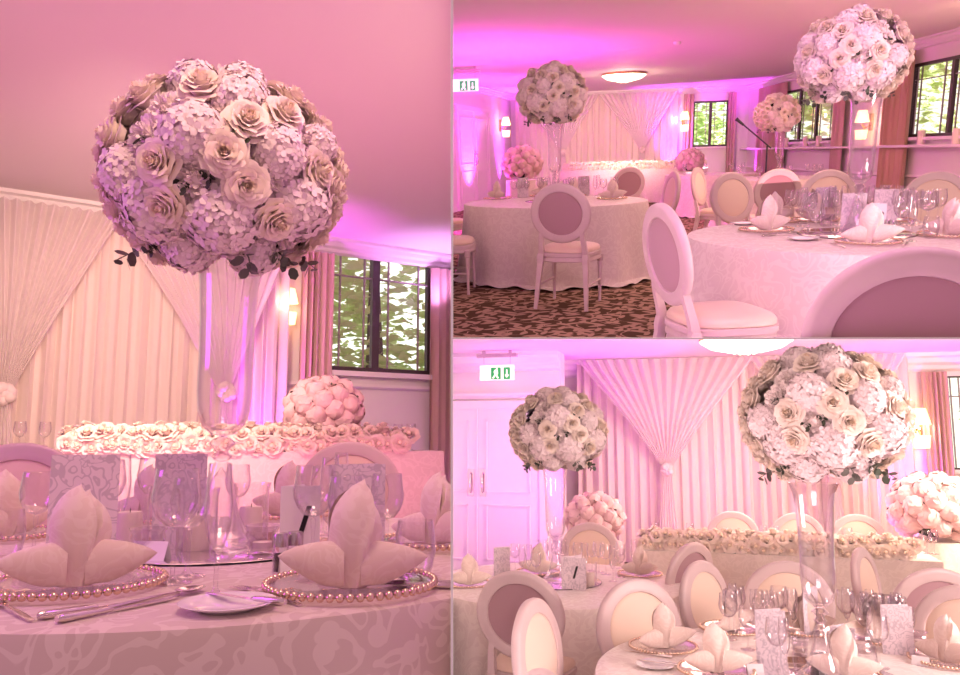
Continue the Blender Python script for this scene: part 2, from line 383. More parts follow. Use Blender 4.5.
def window(r, A, B, s0, s1, z0, z1, mull=(0.33, 0.5), leaded=True):
    nwin[0] += 1; L, a = frame_of(A, B); base = T(A[0], A[1], 0, a); W = s1-s0; Hh = z1-z0; t = min(0.05, W*0.05)
    mb = MB(); y0, y1 = 0.01, 0.07
    mb.box(s0, s0+t, y0, y1, z0, z1); mb.box(s1-t, s1, y0, y1, z0, z1); mb.box(s0+t, s1-t, y0, y1, z0, z0+t); mb.box(s0+t, s1-t, y0, y1, z1-t, z1)
    for q in mull: mb.box(s0+W*q-t*0.8, s0+W*q+t*0.8, y0, y1, z0+t, z1-t)
    root = struct('window_%d' % nwin[0], mb.xf(base), 'frame', r)
    struct('pane', MB().box(s0+t, s1-t, 0.036, 0.042, z0+t, z1-t).xf(base), 'pane', r, parent=root)
    g = MB(); edges = [0]+list(mull)+[1]
    for q0, q1 in zip(edges, edges[1:]):
        a0, a1 = s0+W*q0+t, s0+W*q1-t
        for k in (0.18, 0.82): g.box(a0+(a1-a0)*k-0.008, a0+(a1-a0)*k+0.008, 0.028, 0.05, z0+t, z1-t)
    g.box(s0+t, s1-t, 0.028, 0.05, z1-Hh*0.22-0.008, z1-Hh*0.22+0.008)
    struct('glazing_bars', g.xf(base), 'bar', r, parent=root)
    struct('window_sill', MB().box(s0-0.06, s1+0.06, -0.10, 0.03, z0-0.05, z0).xf(base), 'trim', r, parent=root)
    return root
def curtain_mesh(w, z0, z1, n, amp, mt, seed=0, gather=0.0):
    rnd = random.Random(seed); ph = [rnd.uniform(0, 6) for _ in range(4)]
    def fn(u, v):
        x = u*w; a = amp*(0.7+0.3*math.sin(7*u+ph[0]))
        y = a*math.sin(2*PI*n*u+0.8*math.sin(5*u+ph[1])+0.25*math.sin(3*v+ph[2]))+0.3*a*math.sin(2*PI*n*2.3*u+ph[3])
        cx = w/2+(x-w/2)*(1-gather*math.sin(PI*v)*0.5)
        return (cx, y, z0+(z1-z0)*v)
    nu = max(24, int(n*10)); mb = MB().grid(fn, nu, 8)
    m2 = MB().grid(lambda u, v: (fn(u, v)[0], fn(u, v)[1]+0.006, fn(u, v)[2]), nu, 8)   # the cloth's other face
    mb.add(m2.v, [tuple(reversed(f)) for f in m2.f])
    return mb.mesh('curtain', mt)
def swag_mesh(w, z1, apex, zt):
    """V of sheer voile: gathered along the top, drawn down to a knot"""
    mb = MB(); ax = apex*w
    def fn(u, v):
        v2 = v
        x = (u*w)*(1-v2)+ax*v2
        edge = 2*abs(u-0.5); sag = 0.10*math.sin(PI*v)*(1 if u > 0.5 else -1)*edge*w*0.25
        x -= sag
        wid = (1-v)*0.035+0.012
        y = wid*math.sin(2*PI*15*u+1.2*math.sin(6*u))-0.10*math.sin(PI*min(1, v*1.1))-0.05
        spread = (u-0.5)*0.09*v
        return (x+spread, y, z1+(zt-z1)*(v**0.93)*(1.0-0.0*edge))
    mb.grid(fn, 130, 14)
    return mb
def make_swag(w, z1, apex, zt, zb):
    vo = swag_mesh(w, z1, apex, zt).mesh('voile_fan', 'sheer')
    ax = apex*w
    kn = MB()
    for k in range(9):
        a = k*2.4; kn.sphere((ax+0.05*math.cos(a)*(k > 0), -0.10+0.02*math.sin(a*2), zt+0.05*math.sin(a)*(k > 0)), 0.045, 8, 5)
    tail = MB().grid(lambda u, v: (ax+(u-0.5)*(0.10+0.22*v), -0.10+0.02*math.sin(2*PI*6*u), zt+(zb-zt)*v), 50, 6)
    return dict(name='voile_swag', cat='drape', parts=[part('voile_fan', vo), part('knot', kn.mesh('knot', 'drape')), part('tail', tail.mesh('tail', 'sheer'))])
# ------------------------------------------------------------------ prototypes
def se_outline(a, b0, b1, wr, n=28, z=0, s=1.0, p=3.2):   # rounded seat outline, narrower at the rear
    out = []
    for k in range(n):
        t = 2*PI*k/n; c, d = math.cos(t), math.sin(t)
        x = math.copysign(abs(c)**(2/p), c)*a; y = math.copysign(abs(d)**(2/p), d)
        y = y*b1 if y > 0 else y*b0
        f = wr+(1-wr)*(y+b0)/(b0+b1)
        out.append((x*f*s, y*s, z))
    return out
def make_chair():
    P = []
    tilt = Matrix.Translation((0, -0.235, 0.535)) @ Matrix.Rotation(math.radians(9), 4, 'X')
    prof = [(-0.034, -0.010), (-0.030, -0.020), (-0.012, -0.024), (0.004, -0.019), (0.018, -0.022), (0.031, -0.014), (0.034, 0.0), (0.031, 0.014), (0.018, 0.022), (0.004, 0.019), (-0.012, 0.024), (-0.030, 0.020), (-0.034, 0.010)]
    n = 44; a, b, cz = 0.212, 0.205, 0.235; mb = MB(); vs = []; fs = []
    for i in range(n):
        t = 2*PI*i/n; cx, cy = math.cos(t), math.sin(t)
        nx, nz = cx/a, cy/b; l = math.hypot(nx, nz); nx /= l; nz /= l
        for (o, d) in prof: vs.append((a*cx+nx*o, d, cz+b*cy+nz*o))
    k = len(prof)
    for i in range(n):
        for j in range(k): fs.append((i*k+j, ((i+1) % n)*k+j, ((i+1) % n)*k+(j+1) % k, i*k+(j+1) % k))
    mb.add(vs, fs).xf(tilt); P.append(part('back_frame', mb.mesh('back_frame', 'chair')))
    def disc(sgn, bulge):
        m = MB()
        m.lathe([(0, bulge)] + [(0.185*math.sin(q), bulge*math.cos(q)) for q in (0.25, 0.5, 0.8, 1.1, 1.4, PI/2)]+[(0.186, -0.006)], 36)
        m.xf(Matrix.Translation((0, sgn*0.008, cz)) @ Matrix.Rotation(-sgn*PI/2, 4, 'X') @ Matrix.Diagonal((1, 0.965, 1, 1)))
        return m.xf(tilt)
    P.append(part('back_pad', disc(1, 0.022).mesh('back_pad', 'padfront'), label='cream upholstered front of the backrest'))
    P.append(part('rear_panel', disc(-1, 0.010).mesh('rear_panel', 'padback'), label='mauve cloth on the rear of the backrest'))
    mb = MB().loft([se_outline(0.245, 0.235, 0.235, 0.86, z=z, s=s) for z, s in ((0.375, 0.95), (0.38, 0.985), (0.40, 0.985), (0.405, 0.965), (0.415, 0.965), (0.42, 1.0), (0.445, 1.0), (0.45, 0.97))])
    P.append(part('seat_rail', mb.mesh('seat_rail', 'chair')))
    mb = MB().loft([se_outline(0.24, 0.23, 0.23, 0.86, z=z, s=s) for z, s in ((0.448, 0.93), (0.455, 0.985), (0.472, 0.985), (0.49, 0.93), (0.502, 0.78), (0.508, 0.5), (0.510, 0.15))])
    P.append(part('seat_cushion', mb.mesh('seat_cushion', 'seat')))
    for sx_ in (-1, 1):
        mb = MB().tube([(sx_*0.185, -0.205, 0.44), (sx_*0.186, -0.212, 0.40), (sx_*0.188, -0.215, 0.36), (sx_*0.20, -0.25, 0.18), (sx_*0.212, -0.285, 0.0)], [0.027, 0.029, 0.024, 0.019, 0.014], 4, True)
        P.append(part('leg', mb.mesh('leg', 'chair', False)))
        mb = MB().lathe([(0, 0), (0.013, 0), (0.014, 0.03), (0.012, 0.04), (0.019, 0.30), (0.024, 0.325), (0.018, 0.335), (0.027, 0.345), (0.027, 0.40), (0, 0.40)], 12, (sx_*0.20, 0.19, 0))
        P.append(part('leg', mb.mesh('leg', 'chair')))
        mb = MB().tube([(sx_*0.18, -0.205, 0.43), (sx_*0.178, -0.222, 0.50), (sx_*0.17, -0.245, 0.58), (sx_*0.155, -0.26, 0.655)], [0.024, 0.021, 0.019, 0.018], 4, True)
        P.append(part('back_post', mb.mesh('back_post', 'chair', False)))
        mb = MB().tube([(sx_*0.203, -0.25, 0.19), (sx_*0.202, 0.19, 0.19)], 0.010, 6)
        P.append(part('stretcher', mb.mesh('stretcher', 'chair')))
    return dict(name='dining_chair', cat='chair', parts=P)
CHAIR = make_chair()
def make_cloth(R, z=0.75, seed=1, mt='cloth'):
    rnd = random.Random(seed); ph = [rnd.uniform(0, 6.3) for _ in range(5)]; nf = 12
    rings = [(0.0, 0)] + [(q, 0) for q in (0.3, 0.6, 0.8, 0.92, 0.975)] + [(0.995, 0.005), (1.0, 0.018)]
    mb = MB(); n = 180
    def rad(th, t):
        f = math.sin(nf*th+1.2*math.sin(2*th+ph[0])+ph[1]); g = math.sin(3*th+ph[2])*0.5+math.sin(7*th+ph[3])*0.3
        return R+t*(0.065+0.06*f*(0.7+0.5*g))+0.03*t*t
    prof = []
    def fn(u, v):
        th = 2*PI*u; k = v*(len(rings)-1+14)
        i = int(round(k))
        if i < len(rings):
            q, dz = rings[i]; rr = R*q; return (rr*math.cos(th), rr*math.sin(th), z-dz)
        t = (i-len(rings)+1)/14.0
        zz = z-0.018-(z-0.018-0.012)*min(1, t*1.03)
        rr = rad(th, min(t, 1))
        if t > 0.93: rr += 0.035+0.03*math.sin(nf*th*0.6+ph[4])
        return (rr*math.cos(th), rr*math.sin(th), max(zz, 0.01+0.012*(1+math.sin(nf*2*th))*(t > 0.9)))
    mb.grid(fn, n, len(rings)-1+14, closeu=True)
    return mb.mesh('tablecloth', mt)
def make_table(R):
    top = MB().lathe([(0, 0.715), (R-0.015, 0.715), (R-0.01, 0.72), (R-0.01, 0.738), (R-0.015, 0.743), (0, 0.743)], 48)
    leg = lambda a: MB().tube([(0.45*math.cos(a), 0.45*math.sin(a), 0.715), (0.6*math.cos(a), 0.6*math.sin(a), 0)], 0.02, 8).mesh('leg', 'black')
    return dict(name='round_table', cat='table', parts=[part('tabletop', top.mesh('tabletop', 'chair'))]+[part('leg', leg(k*PI/2+0.7)) for k in range(4)])
def make_vase(zt=0.76):
    s = zt/0.76
    cup = [(0.0, 0.268), (0.028, 0.272), (0.052, 0.295), (0.064, 0.33), (0.068, 0.38), (0.067, 0.46), (0.069, 0.56), (0.074, 0.66), (0.083, 0.72), (0.098, 0.757), (0.100, 0.76), (0.096, 0.759), (0.080, 0.72), (0.071, 0.66), (0.066, 0.56), (0.064, 0.46), (0.064, 0.38), (0.060, 0.335), (0.048, 0.302), (0.025, 0.283), (0, 0.28)]
    knot = [(0, 0.205), (0.018, 0.208), (0.026, 0.218), (0.014, 0.230), (0.020, 0.238), (0.034, 0.250), (0.022, 0.262), (0.0, 0.270)]
    foot = [(0.0, 0.206), (0.016, 0.205), (0.022, 0.19), (0.030, 0.16), (0.036, 0.12), (0.046, 0.08), (0.066, 0.035), (0.092, 0.012), (0.098, 0.004), (0.096, 0.0), (0.086, 0.004), (0.060, 0.028), (0.041, 0.075), (0.031, 0.12), (0.024, 0.16), (0.0, 0.192)]
    f = lambda p: [(r, z*s) for r, z in p]
    return dict(name='tall_vase', cat='vase', parts=[part('vase_cup', MB().lathe(f(cup), 32).mesh('vase_cup', 'thick')), part('knob', MB().lathe(f(knot), 24).mesh('knob', 'crystal')), part('foot', MB().lathe(f(foot), 32).mesh('foot', 'thick'))])
VASE = make_vase()
# --- flowers
def petal(mb, ang, r0, tilt, w, l, cup, z0=0, curl=0.3, nu=4, nv=4):
    ca, sa = math.cos(ang), math.sin(ang)
    for_rot = []
    def fn(u, v):
        x = (u-0.5)*w*(math.sin(PI*(0.18+0.68*v))**0.7)
        d = v*l; t = tilt+curl*(v**2)
        rr = r0+d*math.sin(t)-cup*(abs(u-0.5)*2)**2*0.25*w; zz = z0+d*math.cos(t)
        X = rr*ca-x*sa; Y = rr*sa+x*ca
        return (X, Y, zz)
    mb.grid(fn, nu, nv)
def shell(mb, a0, half, r0, r1, h, z0, curl, nu=5, nv=5, ruf=0.0, rnd=random):
    """one petal wrapped round the flower's axis"""
    ph = rnd.uniform(0, 6)
    def fn(u, v):
        q = (u-0.5)*2; w_ = half*math.sqrt(max(0.0, 1-(v*0.93)**5))
        th = a0+q*w_; c = max(0, v-0.6)/0.4
        r = r0+(r1-r0)*v**1.3+curl*c*c+(0.0012 if ruf == 0 else ruf)*math.sin(5*q+ph)*v+0.10*r1*q
        z = z0+h*v-abs(curl)*0.9*c*c-h*0.10*abs(q)**3*v
        return (r*math.cos(th), r*math.sin(th), z)
    mb.grid(fn, nu, nv)
def make_rose(detail=True):
    mb = MB(); rnd = random.Random(3)
    layers = [(3, 1.3, .004, .009, .040, .000, .002), (3, 1.35, .009, .015, .040, -.002, .003), (4, 1.05, .013, .022, .038, -.004, .005), (5, .95, .016, .029, .036, -.008, .006), (5, .95, .020, .036, .034, -.013, .008), (6, .85, .024, .042, .027, -.018, .009)]
    if not detail: layers = [layers[1], layers[2], layers[4], layers[5]]
    for li, (n, hf, r0, r1, h, z, cu) in enumerate(layers):
        for k in range(n): shell(mb, 2*PI*k/n+li*0.8+rnd.uniform(-.1, .1), hf, r0, r1, h, z, cu, 6 if detail else 4, 5 if detail else 3, rnd=rnd)
    heart = MB()
    def sp(u, v):
        th = u*4.2*PI; r = 0.001+0.0075*u; return (r*math.cos(th), r*math.sin(th), 0.010+0.026*v+0.006*(1-u))
    if detail: heart.grid(sp, 40, 2)
    else: heart.sphere((0, 0, 0.024), 0.012, 8, 5)
    return mb.mesh('rose', 'rose'), heart.mesh('rose_heart', 'rosebud')
def dirs(n, zmin=-0.2):
    out = []
    for k in range(n):
        z = 1-(1-zmin)*(k+0.5)/n; a = k*2.39996; r = math.sqrt(max(0, 1-z*z)); out.append(Vector((r*math.cos(a), r*math.sin(a), z)))
    return out
def make_hyd(n=150, R=0.09, seed=1):
    rnd = random.Random(seed); mb = MB(); mb.sphere((0, 0, 0), R*0.84, 12, 8)
    for d in dirs(n, -0.45):
        q = d.to_track_quat('Z', 'Y').to_matrix().to_4x4(); a0 = rnd.uniform(0, PI)
        Mx = Matrix.Translation(d*R*rnd.uniform(0.88, 1.0)) @ q @ Matrix.Rotation(a0, 4, 'Z') @ Matrix.Rotation(rnd.uniform(-.35, .35), 4, 'X')
        s = R*0.185*rnd.uniform(0.85, 1.15)
        for k in range(4):
            A = Matrix.Rotation(k*PI/2, 4, 'Z'); up = rnd.uniform(0.0, 0.45)
            vs = [(0, 0, -0.12*s), (0.45*s, -0.42*s, 0.1*s), (0.95*s, -0.45*s, up*0.6*s), (1.2*s, 0, up*s), (0.95*s, 0.45*s, up*0.6*s), (0.45*s, 0.42*s, 0.1*s), (0.6*s, 0, 0.12*s)]
            mb.add([Mx @ (A @ Vector(v)) for v in vs], [(0, 1, 6), (1, 2, 6), (2, 3, 6), (3, 4, 6), (4, 5, 6), (5, 0, 6)])
    me = mb.mesh('hydrangea', 'hyd', True); return me
def make_peony(R=0.075, seed=2):
    rnd = random.Random(seed); mb = MB(); mb.sphere((0, 0, 0), R*0.35, 10, 6)
    for li, (n, hf, r0, r1, h, z, cu) in enumerate(((4, .9, .1, .16, .62, 0, .05), (6, .62, .12, .32, .60, -.05, -.04), (8, .5, .15, .52, .55, -.10, -.05), (9, .46, .18, .72, .42, -.15, .06), (9, .48, .2, .9, .22, -.2, .08), (8, .5, .2, .98, .0, -.22, .05))):
        for k in range(n): shell(mb, 2*PI*k/n+li+rnd.uniform(-.2, .2), hf, r0*R, r1*R*rnd.uniform(.92, 1.08), h*R*rnd.uniform(.85, 1.1), z*R, cu*R, 6, 5, R*0.05, rnd)
    return mb.mesh('peony', 'peony')
def make_ballpeony(R=0.09, seed=4):
    rnd = random.Random(seed); mb = MB(); mb.sphere((0, 0, 0), R*0.82, 12, 8)
    for d in dirs(40, -0.5):
        q = d.to_track_quat('Z', 'Y').to_matrix().to_4x4() @ Matrix.Rotation(rnd.uniform(0, 6), 4, 'Z')
        k0 = rnd.uniform(.85, .93)
        def fn(u, v, q=q, k0=k0):
            x = (u-0.5)*R*0.8*(1-0.5*v*v); y = (v-0.5)*R*0.8
            p = Vector((x, y, R*k0-0.6*(x*x+y*y)/R+R*0.16*v*v)); return q @ p
        mb.grid(fn, 4, 4)
    return mb.mesh('peony', 'pinkpeony')
def make_sprig(seed=5, n=9, L=0.13, mt='euc'):
    rnd = random.Random(seed); mb = MB(); mb.tube([(0, 0, 0), (0.01, 0, L*0.5), (0, 0.01, L)], 0.0018, 4)
    for k in range(n):
        z = L*(0.15+0.85*k/n); a = k*2.4; r = 0.016*rnd.uniform(.8, 1.3)
        A = Matrix.Translation((0, 0, z)) @ Matrix.Rotation(a, 4, 'Z') @ Matrix.Rotation(rnd.uniform(-.9, .1), 4, 'Y')
        pts = [(0.004, 0, 0)]+[(0.004+r*(1-math.cos(q))*1.1, r*0.85*math.sin(q), 0.004*math.sin(q)) for q in (0.6, 1.3, 2.1, 3.14, 4.18, 4.98, 5.68)]
        mb.add([A @ Vector(p) for p in pts], [tuple(range(len(pts)))])
    return mb.mesh('leaf_sprig', mt)
ROSE, HEART = make_rose(); ROSE_S, HEART_S = make_rose(False)
HYD = [make_hyd(150, 0.09, s) for s in (1, 2)]
PEO = [make_peony(0.075, s) for s in (2, 3)]
BALL = make_ballpeony()
SPRIG = [make_sprig(5), make_sprig(8, 11, 0.11, 'leaf')]
def aim(pos, d, s, roll=0): return Matrix.Translation(pos) @ d.to_track_quat('Z', 'Y').to_matrix().to_4x4() @ Matrix.Rotation(roll, 4, 'Z') @ Matrix.Scale(s, 4)
RP = [(.16,.5),(.46,.62),(-.01,.18),(.17,-.09),(-.52,.04),(-.46,-.35),(.44,-.40),(.77,.12),(-.22,.80)]
HP = [(-.30,.36,.30),(.10,.80,.26),(.47,.27,.26),(.0,-.50,.34),(-.62,-.45,.33),(.72,-.28,.34),(-.88,-.08,.25),(.85,.42,.2),(.30,-.82,.25),(-.30,-.82,.25)]
PP = [(-.24,-.09,.25),(.40,-.03,.22),(.68,.52,.22),(-.70,.32,.24),(-.55,.62,.22),(.62,-.62,.24)]
def make_globe(R=0.335, seed=1, mirror=False):
    rnd = random.Random(seed); P = []; taken = []; fz = 0.88
    core = MB().sphere((0, 0, 0), R*0.74, 24, 14, fz).mesh('foliage_core', 'core')
    P.append(part('foliage_core', core, label='dark packed foliage'))
    def addf(kind, d, size):
        d = d.normalized(); pos = Vector((d.x, d.y, d.z*fz))*R; taken.append((d, size))
        roll = rnd.uniform(0, 6)
        if kind == 'rose':
            P.append(part('rose', ROSE, aim(pos*0.95, d, R*size*2.15/0.085, roll), [part('rose_heart', HEART)]))
        elif kind == 'hyd': P.append(part('hydrangea', HYD[rnd.randrange(2)], aim(pos*(1-size*0.62), d, R*size*0.94/0.088, roll)))
        else: P.append(part('peony', PEO[rnd.randrange(2)], aim(pos*(1-size*0.75), d, R*size*1.1/0.075, roll)))
    sg = -1 if mirror else 1
    for lst, kind in ((RP, 'rose'), (HP, 'hyd'), (PP, 'peo')):
        for q in lst:
            x, z = q[0]*sg, q[1]; k = x*x+z*z
            if k > 0.98: s = 0.985/math.sqrt(k); x *= s; z *= s; k = x*x+z*z
            addf(kind, Vector((x, -math.sqrt(1-k), z)), q[2] if len(q) > 2 else 0.155)
    for d in dirs(150, -0.86):
        best = min(d.angle(t)-s*0.75 for t, s in taken)
        if best > 0.20: kind = 'hyd' if rnd.random() < 0.55 else 'peo'; addf(kind, d, 0.26)
        elif best > 0.145: addf('rose', d, 0.15)
    n = 8
    for k in range(n):
        a = 2*PI*k/n+rnd.uniform(-.3, .3); d = Vector((math.cos(a), math.sin(a), rnd.uniform(-1.1, -.5))); pos = Vector((math.cos(a)*R*0.55, math.sin(a)*R*0.55, -R*0.56))
        P.append(part('leaf_sprig', SPRIG[k % 2], aim(pos, d, R/0.335*rnd.uniform(.8, 1.1))))
    for (x, z) in ((.0, .33), (.15, .3), (-.65, .2), (-.4, -.18), (.5, .1), (.62, -.05), (-.05, .02), (.38, -.2)):
        x *= sg; d = Vector((x, -math.sqrt(1-x*x-z*z), z)); P.append(part('leaf_sprig', SPRIG[1], aim(d*R*0.68, (d+Vector((rnd.uniform(-.4, .4), 0, rnd.uniform(-.4, .4)))), 0.85)))
    return dict(name='flower_globe', cat='flower arrangement', parts=P)
GLOBE = make_globe(); GLOBE2 = make_globe(seed=5, mirror=True)
def make_lowball(R=0.30, seed=3):
    rnd = random.Random(seed); P = [part('foliage_core', MB().sphere((0, 0, 0.02), R*0.66, 20, 12).mesh('foliage_core', 'core'))]
    for d in dirs(40, -0.72): P.append(part('peony', BALL, aim(Vector((d.x, d.y, d.z*0.85))*R*0.76+Vector((0, 0, 0.02)), d, R/0.30*rnd.uniform(.74, .90), rnd.uniform(0, 6))))
    for k in range(10):
        d = dirs(10, 0.0)[k]; P.append(part('leaf_sprig', SPRIG[1], aim(d*R*0.62, d, 0.8)))
    return dict(name='peony_arrangement', cat='flower arrangement', parts=P)
LOWBALL = make_lowball()
def make_garland(L, n=32):
    rnd = random.Random(9); P = [part('leaf_base', MB().tube([(0.02, 0.02, 0.045), (L/2, 0.02, 0.05), (L-0.02, 0.02, 0.045)], 0.07, 10).mesh('leaf_base', 'leaf'))]
    sz = [(-.10, .055, -1, .15), (-.07, .13, -.7, .6), (.0, .165, -.1, 1.0)]
    for row in range(3):
        for k in range(n):
            x = L*(k+0.5*(row % 2)+0.25)/n; y, z, dy, dz = sz[row]
            d = Vector((rnd.uniform(-.3, .3), dy, dz)).normalized()
            pos = Vector((x+rnd.uniform(-.02, .02), y+rnd.uniform(-.02, .02), z-0.01+rnd.uniform(-.022, .022)))
            P.append(part('rose', ROSE_S, aim(pos-d*0.02, d, min(1.7, L/n/0.052)*rnd.uniform(.92, 1.15), rnd.uniform(0, 6)), [part('rose_heart', HEART_S)]))
    return dict(name='rose_garland', cat='garland', parts=P)
# --- tableware
def lathe_item(name, cat, prof, mt, n=20): return dict(name=name, cat=cat, parts=[part(name, MB().lathe(prof, n).mesh(name, mt))])
def wine(bowl_r, bowl_h, stem, foot=0.034, rim=0.85):
    b = [(0.0, stem)]+[(bowl_r*math.sin(t), stem+bowl_h*0.55*(1-math.cos(t))) for t in (0.5, 0.9, 1.25, PI/2)]+[(bowl_r*(0.97+(rim-0.97)*q), stem+bowl_h*(0.55+0.45*q)) for q in (0.33, 0.66, 1.0)]
    inner = [(r-0.0012 if r > 0.002 else 0, z+0.0015) for r, z in reversed(b)]
    base = [(0, 0), (foot, 0), (foot, 0.0015), (0.012, 0.006), (0.0042, 0.015), (0.0036, stem*0.6), (0.006, stem-0.002), (0, stem+0.001)]
    return dict(name='wine_glass', cat='glass', parts=[part('bowl', MB().lathe(b+inner, 24).mesh('bowl', 'glass')), part('stem', MB().lathe(base, 16).mesh('stem', 'glass'))])
WINE = wine(0.038, 0.098, 0.092); BIGWINE = wine(0.045, 0.11, 0.10, 0.037); FLUTE = wine(0.024, 0.15, 0.075, 0.030, 0.8); FLUTE['name'] = 'champagne_flute'
TUMB = lathe_item('water_tumbler', 'glass', [(0, 0), (0.026, 0), (0.034, 0.02), (0.040, 0.05), (0.038, 0.085), (0.034, 0.11), (0.033, 0.11), (0.037, 0.085), (0.0385, 0.05), (0.032, 0.022), (0.024, 0.008), (0, 0.007)], 'glass', 24)
VOTIVE = dict(name='votive_holder', cat='candle holder', parts=[part('crystal_cup', MB().lathe([(0, 0), (0.030, 0), (0.034, 0.008), (0.030, 0.016), (0.036, 0.026), (0.032, 0.036), (0.038, 0.048), (0.035, 0.058), (0.041, 0.07), (0.037, 0.07), (0.03, 0.058), (0.028, 0.02), (0, 0.012)], 14).mesh('crystal_cup', 'crystal', False)), part('tealight', MB().lathe([(0, 0.013), (0.022, 0.013), (0.022, 0.032), (0, 0.032)], 16).mesh('tealight', 'wax'))])
HURR = dict(name='hurricane_candle', cat='candle', parts=[part('glass_cylinder', MB().lathe([(0, 0), (0.045, 0), (0.047, 0.005), (0.046, 0.13), (0.05, 0.15), (0.048, 0.15), (0.044, 0.13), (0.044, 0.006), (0, 0.006)], 24).mesh('glass_cylinder', 'glass')),
    part('pillar_candle', MB().lathe([(0, 0.006), (0.030, 0.006), (0.031, 0.08), (0.027, 0.088), (0, 0.084)], 20).mesh('pillar_candle', 'wax'), sub=[part('wick', MB().tube([(0, 0, 0.084), (0.001, 0, 0.096)], 0.001, 5).mesh('wick', 'ink'))])])
LEDGECANDLE = dict(name='pillar_candle', cat='candle', parts=[part('candle', MB().lathe([(0, 0), (0.055, 0), (0.057, 0.20), (0.05, 0.22), (0, 0.21)], 20).mesh('candle', 'wax')), part('wick', MB().tube([(0, 0, 0.21), (0.001, 0, 0.235)], 0.002, 5).mesh('wick', 'ink'))])
def make_charger(R=0.15):
    pl = MB().lathe([(0, 0.004), (R*0.62, 0.004), (R*0.68, 0.009), (R*0.97, 0.014), (R*0.97, 0.011), (R*0.68, 0.005), (R*0.62, 0.0), (0, 0)], 48)
    bd = MB(); n = 58
    for k in range(n):
        a = 2*PI*k/n; bd.sphere((R*math.cos(a), R*math.sin(a), 0.013), R*PI/n*0.92, 7, 5)
    return dict(name='charger_plate', cat='plate', parts=[part('glass_plate', pl.mesh('glass_plate', 'plate')), part('bead_rim', bd.mesh('bead_rim', 'bead'), label='ring of gold beads')])
CHARGER = make_charger()
SIDE = lathe_item('side_plate', 'plate', [(0, 0), (0.045, 0), (0.05, 0.004), (0.078, 0.012), (0.08, 0.014), (0.077, 0.0145), (0.05, 0.007), (0.044, 0.004), (0, 0.004)], 'china', 40)
MIRROR = dict(name='mirror_plate', cat='mirror', parts=[part('mirror_face', MB().lathe([(0, 0.006), (0.295, 0.006), (0.30, 0.004)], 64).mesh('mirror_face', 'mirror')), part('mirror_edge', MB().lathe([(0.30, 0.0045), (0.302, 0.004), (0.302, 0), (0, 0)], 64).mesh('mirror_edge', 'ink'), label='dark bevelled edge')])
def make_napkin(seed=0, H=0.20):
    rnd = random.Random(seed); k1 = rnd.uniform(-.25, .25); tw = rnd.uniform(-.02, .02)
    mb = MB()
    def leafsh(cx, wmax, h, dep, lean, skew, ua, ub, off):
        def fn(u, v):
            uu = ua+(ub-ua)*u
            wv = wmax*(0.60+0.40*math.sin(min(PI/2, v*2.9)))*max(0, 1-max(0, (v-0.55)/0.45)**2.2)**0.7 + 0.0005
            a = uu*1.35; k = wv/wmax
            x = cx+wv*math.sin(a)+skew*v*v+0.004*math.sin(9*v+uu*3)*(1-v)
            y = -(dep+off*k)*k*math.cos(a)+lean*v-0.010*math.exp(-((uu-0.15-0.5*v)/0.12)**2)*k
            return (x, y, h*v*(1-0.10*max(0, uu)*v))
        mb.grid(fn, 18, 16)
    sd = -1 if seed % 2 else 1
    leafsh(0, 0.054, H, 0.036, 0.006, tw-0.010*sd, -1, 0.45, 0.006)
    leafsh(0.002, 0.053, H*0.95, 0.034, 0.006, tw+0.004*sd, -0.5, 1, 0.0)
    leafsh(0.004, 0.046, H*0.90, -0.024, 0.004, -tw, -1, 1, 0.0)
    for sg in (-1, 1):     # side wings folded down and out
        up = 0.000+0.035*rnd.random(); out = 0.115+0.035*rnd.random()
        def wing(u, v, sg=sg, up=up, out=out):
            # v: root to tip, u: around the fold
            a = (u-0.5)*PI*1.15
            wv = 0.050*(1-v**1.6)**0.8+0.0005
            x = 0.016+v*out; z = 0.050+up*v-0.012+wv*0.95*math.sin(a)
            z = max(z, 0.004)
            y = -0.012-wv*0.55*math.cos(a)-0.018*v
            return (sg*x, y, z)
        mb.grid(wing, 14, 12)
        def inner(u, v, sg=sg):
            a = -0.4+u*1.9; wv = 0.045*(1-v)
            return (sg*(0.01+0.05*u*(1-v)+0.05*v), 0.012+0.01*v, 0.004+(0.09*(1-u*0.6))*(1-v)+0.03*v)
        mb.grid(inner, 6, 6)
    return dict(name='folded_napkin', cat='napkin', parts=[part('folded_napkin', mb.mesh('folded_napkin', 'napkin'))])
NAPK = [make_napkin(k, 0.195+0.01*(k % 2)) for k in range(3)]
def make_menu(w=0.145, h=0.235, op=0.55):
    L = []
    for sg in (-1, 1):
        q = Matrix.Rotation(sg*op, 4, 'Z')
        mb = MB().box(0 if sg > 0 else -w, w if sg > 0 else 0, -0.0008, 0.0008, 0, h).xf(q if sg > 0 else q)
        L.append(mb.mesh('leaf', 'menu', False))
    return dict(name='menu_card', cat='menu', parts=[part('cover', L[0]), part('back_cover', L[1])])
def menu_panel(w=0.128, h=0.215):
    c = MB().box(-w/2, w/2, -0.001, 0.001, 0, h).mesh('cover', 'menu', False)
    b = MB().box(-w/2, w/2, -0.001, 0.001, 0, h).xf(Matrix.Translation((-w/2, 0.0, 0)) @ Matrix.Rotation(0.42, 4, 'Z') @ Matrix.Translation((w/2, 0, 0))).mesh('back_cover', 'menu', False)
    return dict(name='menu_card', cat='menu', parts=[part('cover', c), part('back_cover', b)])
MENU = menu_panel()
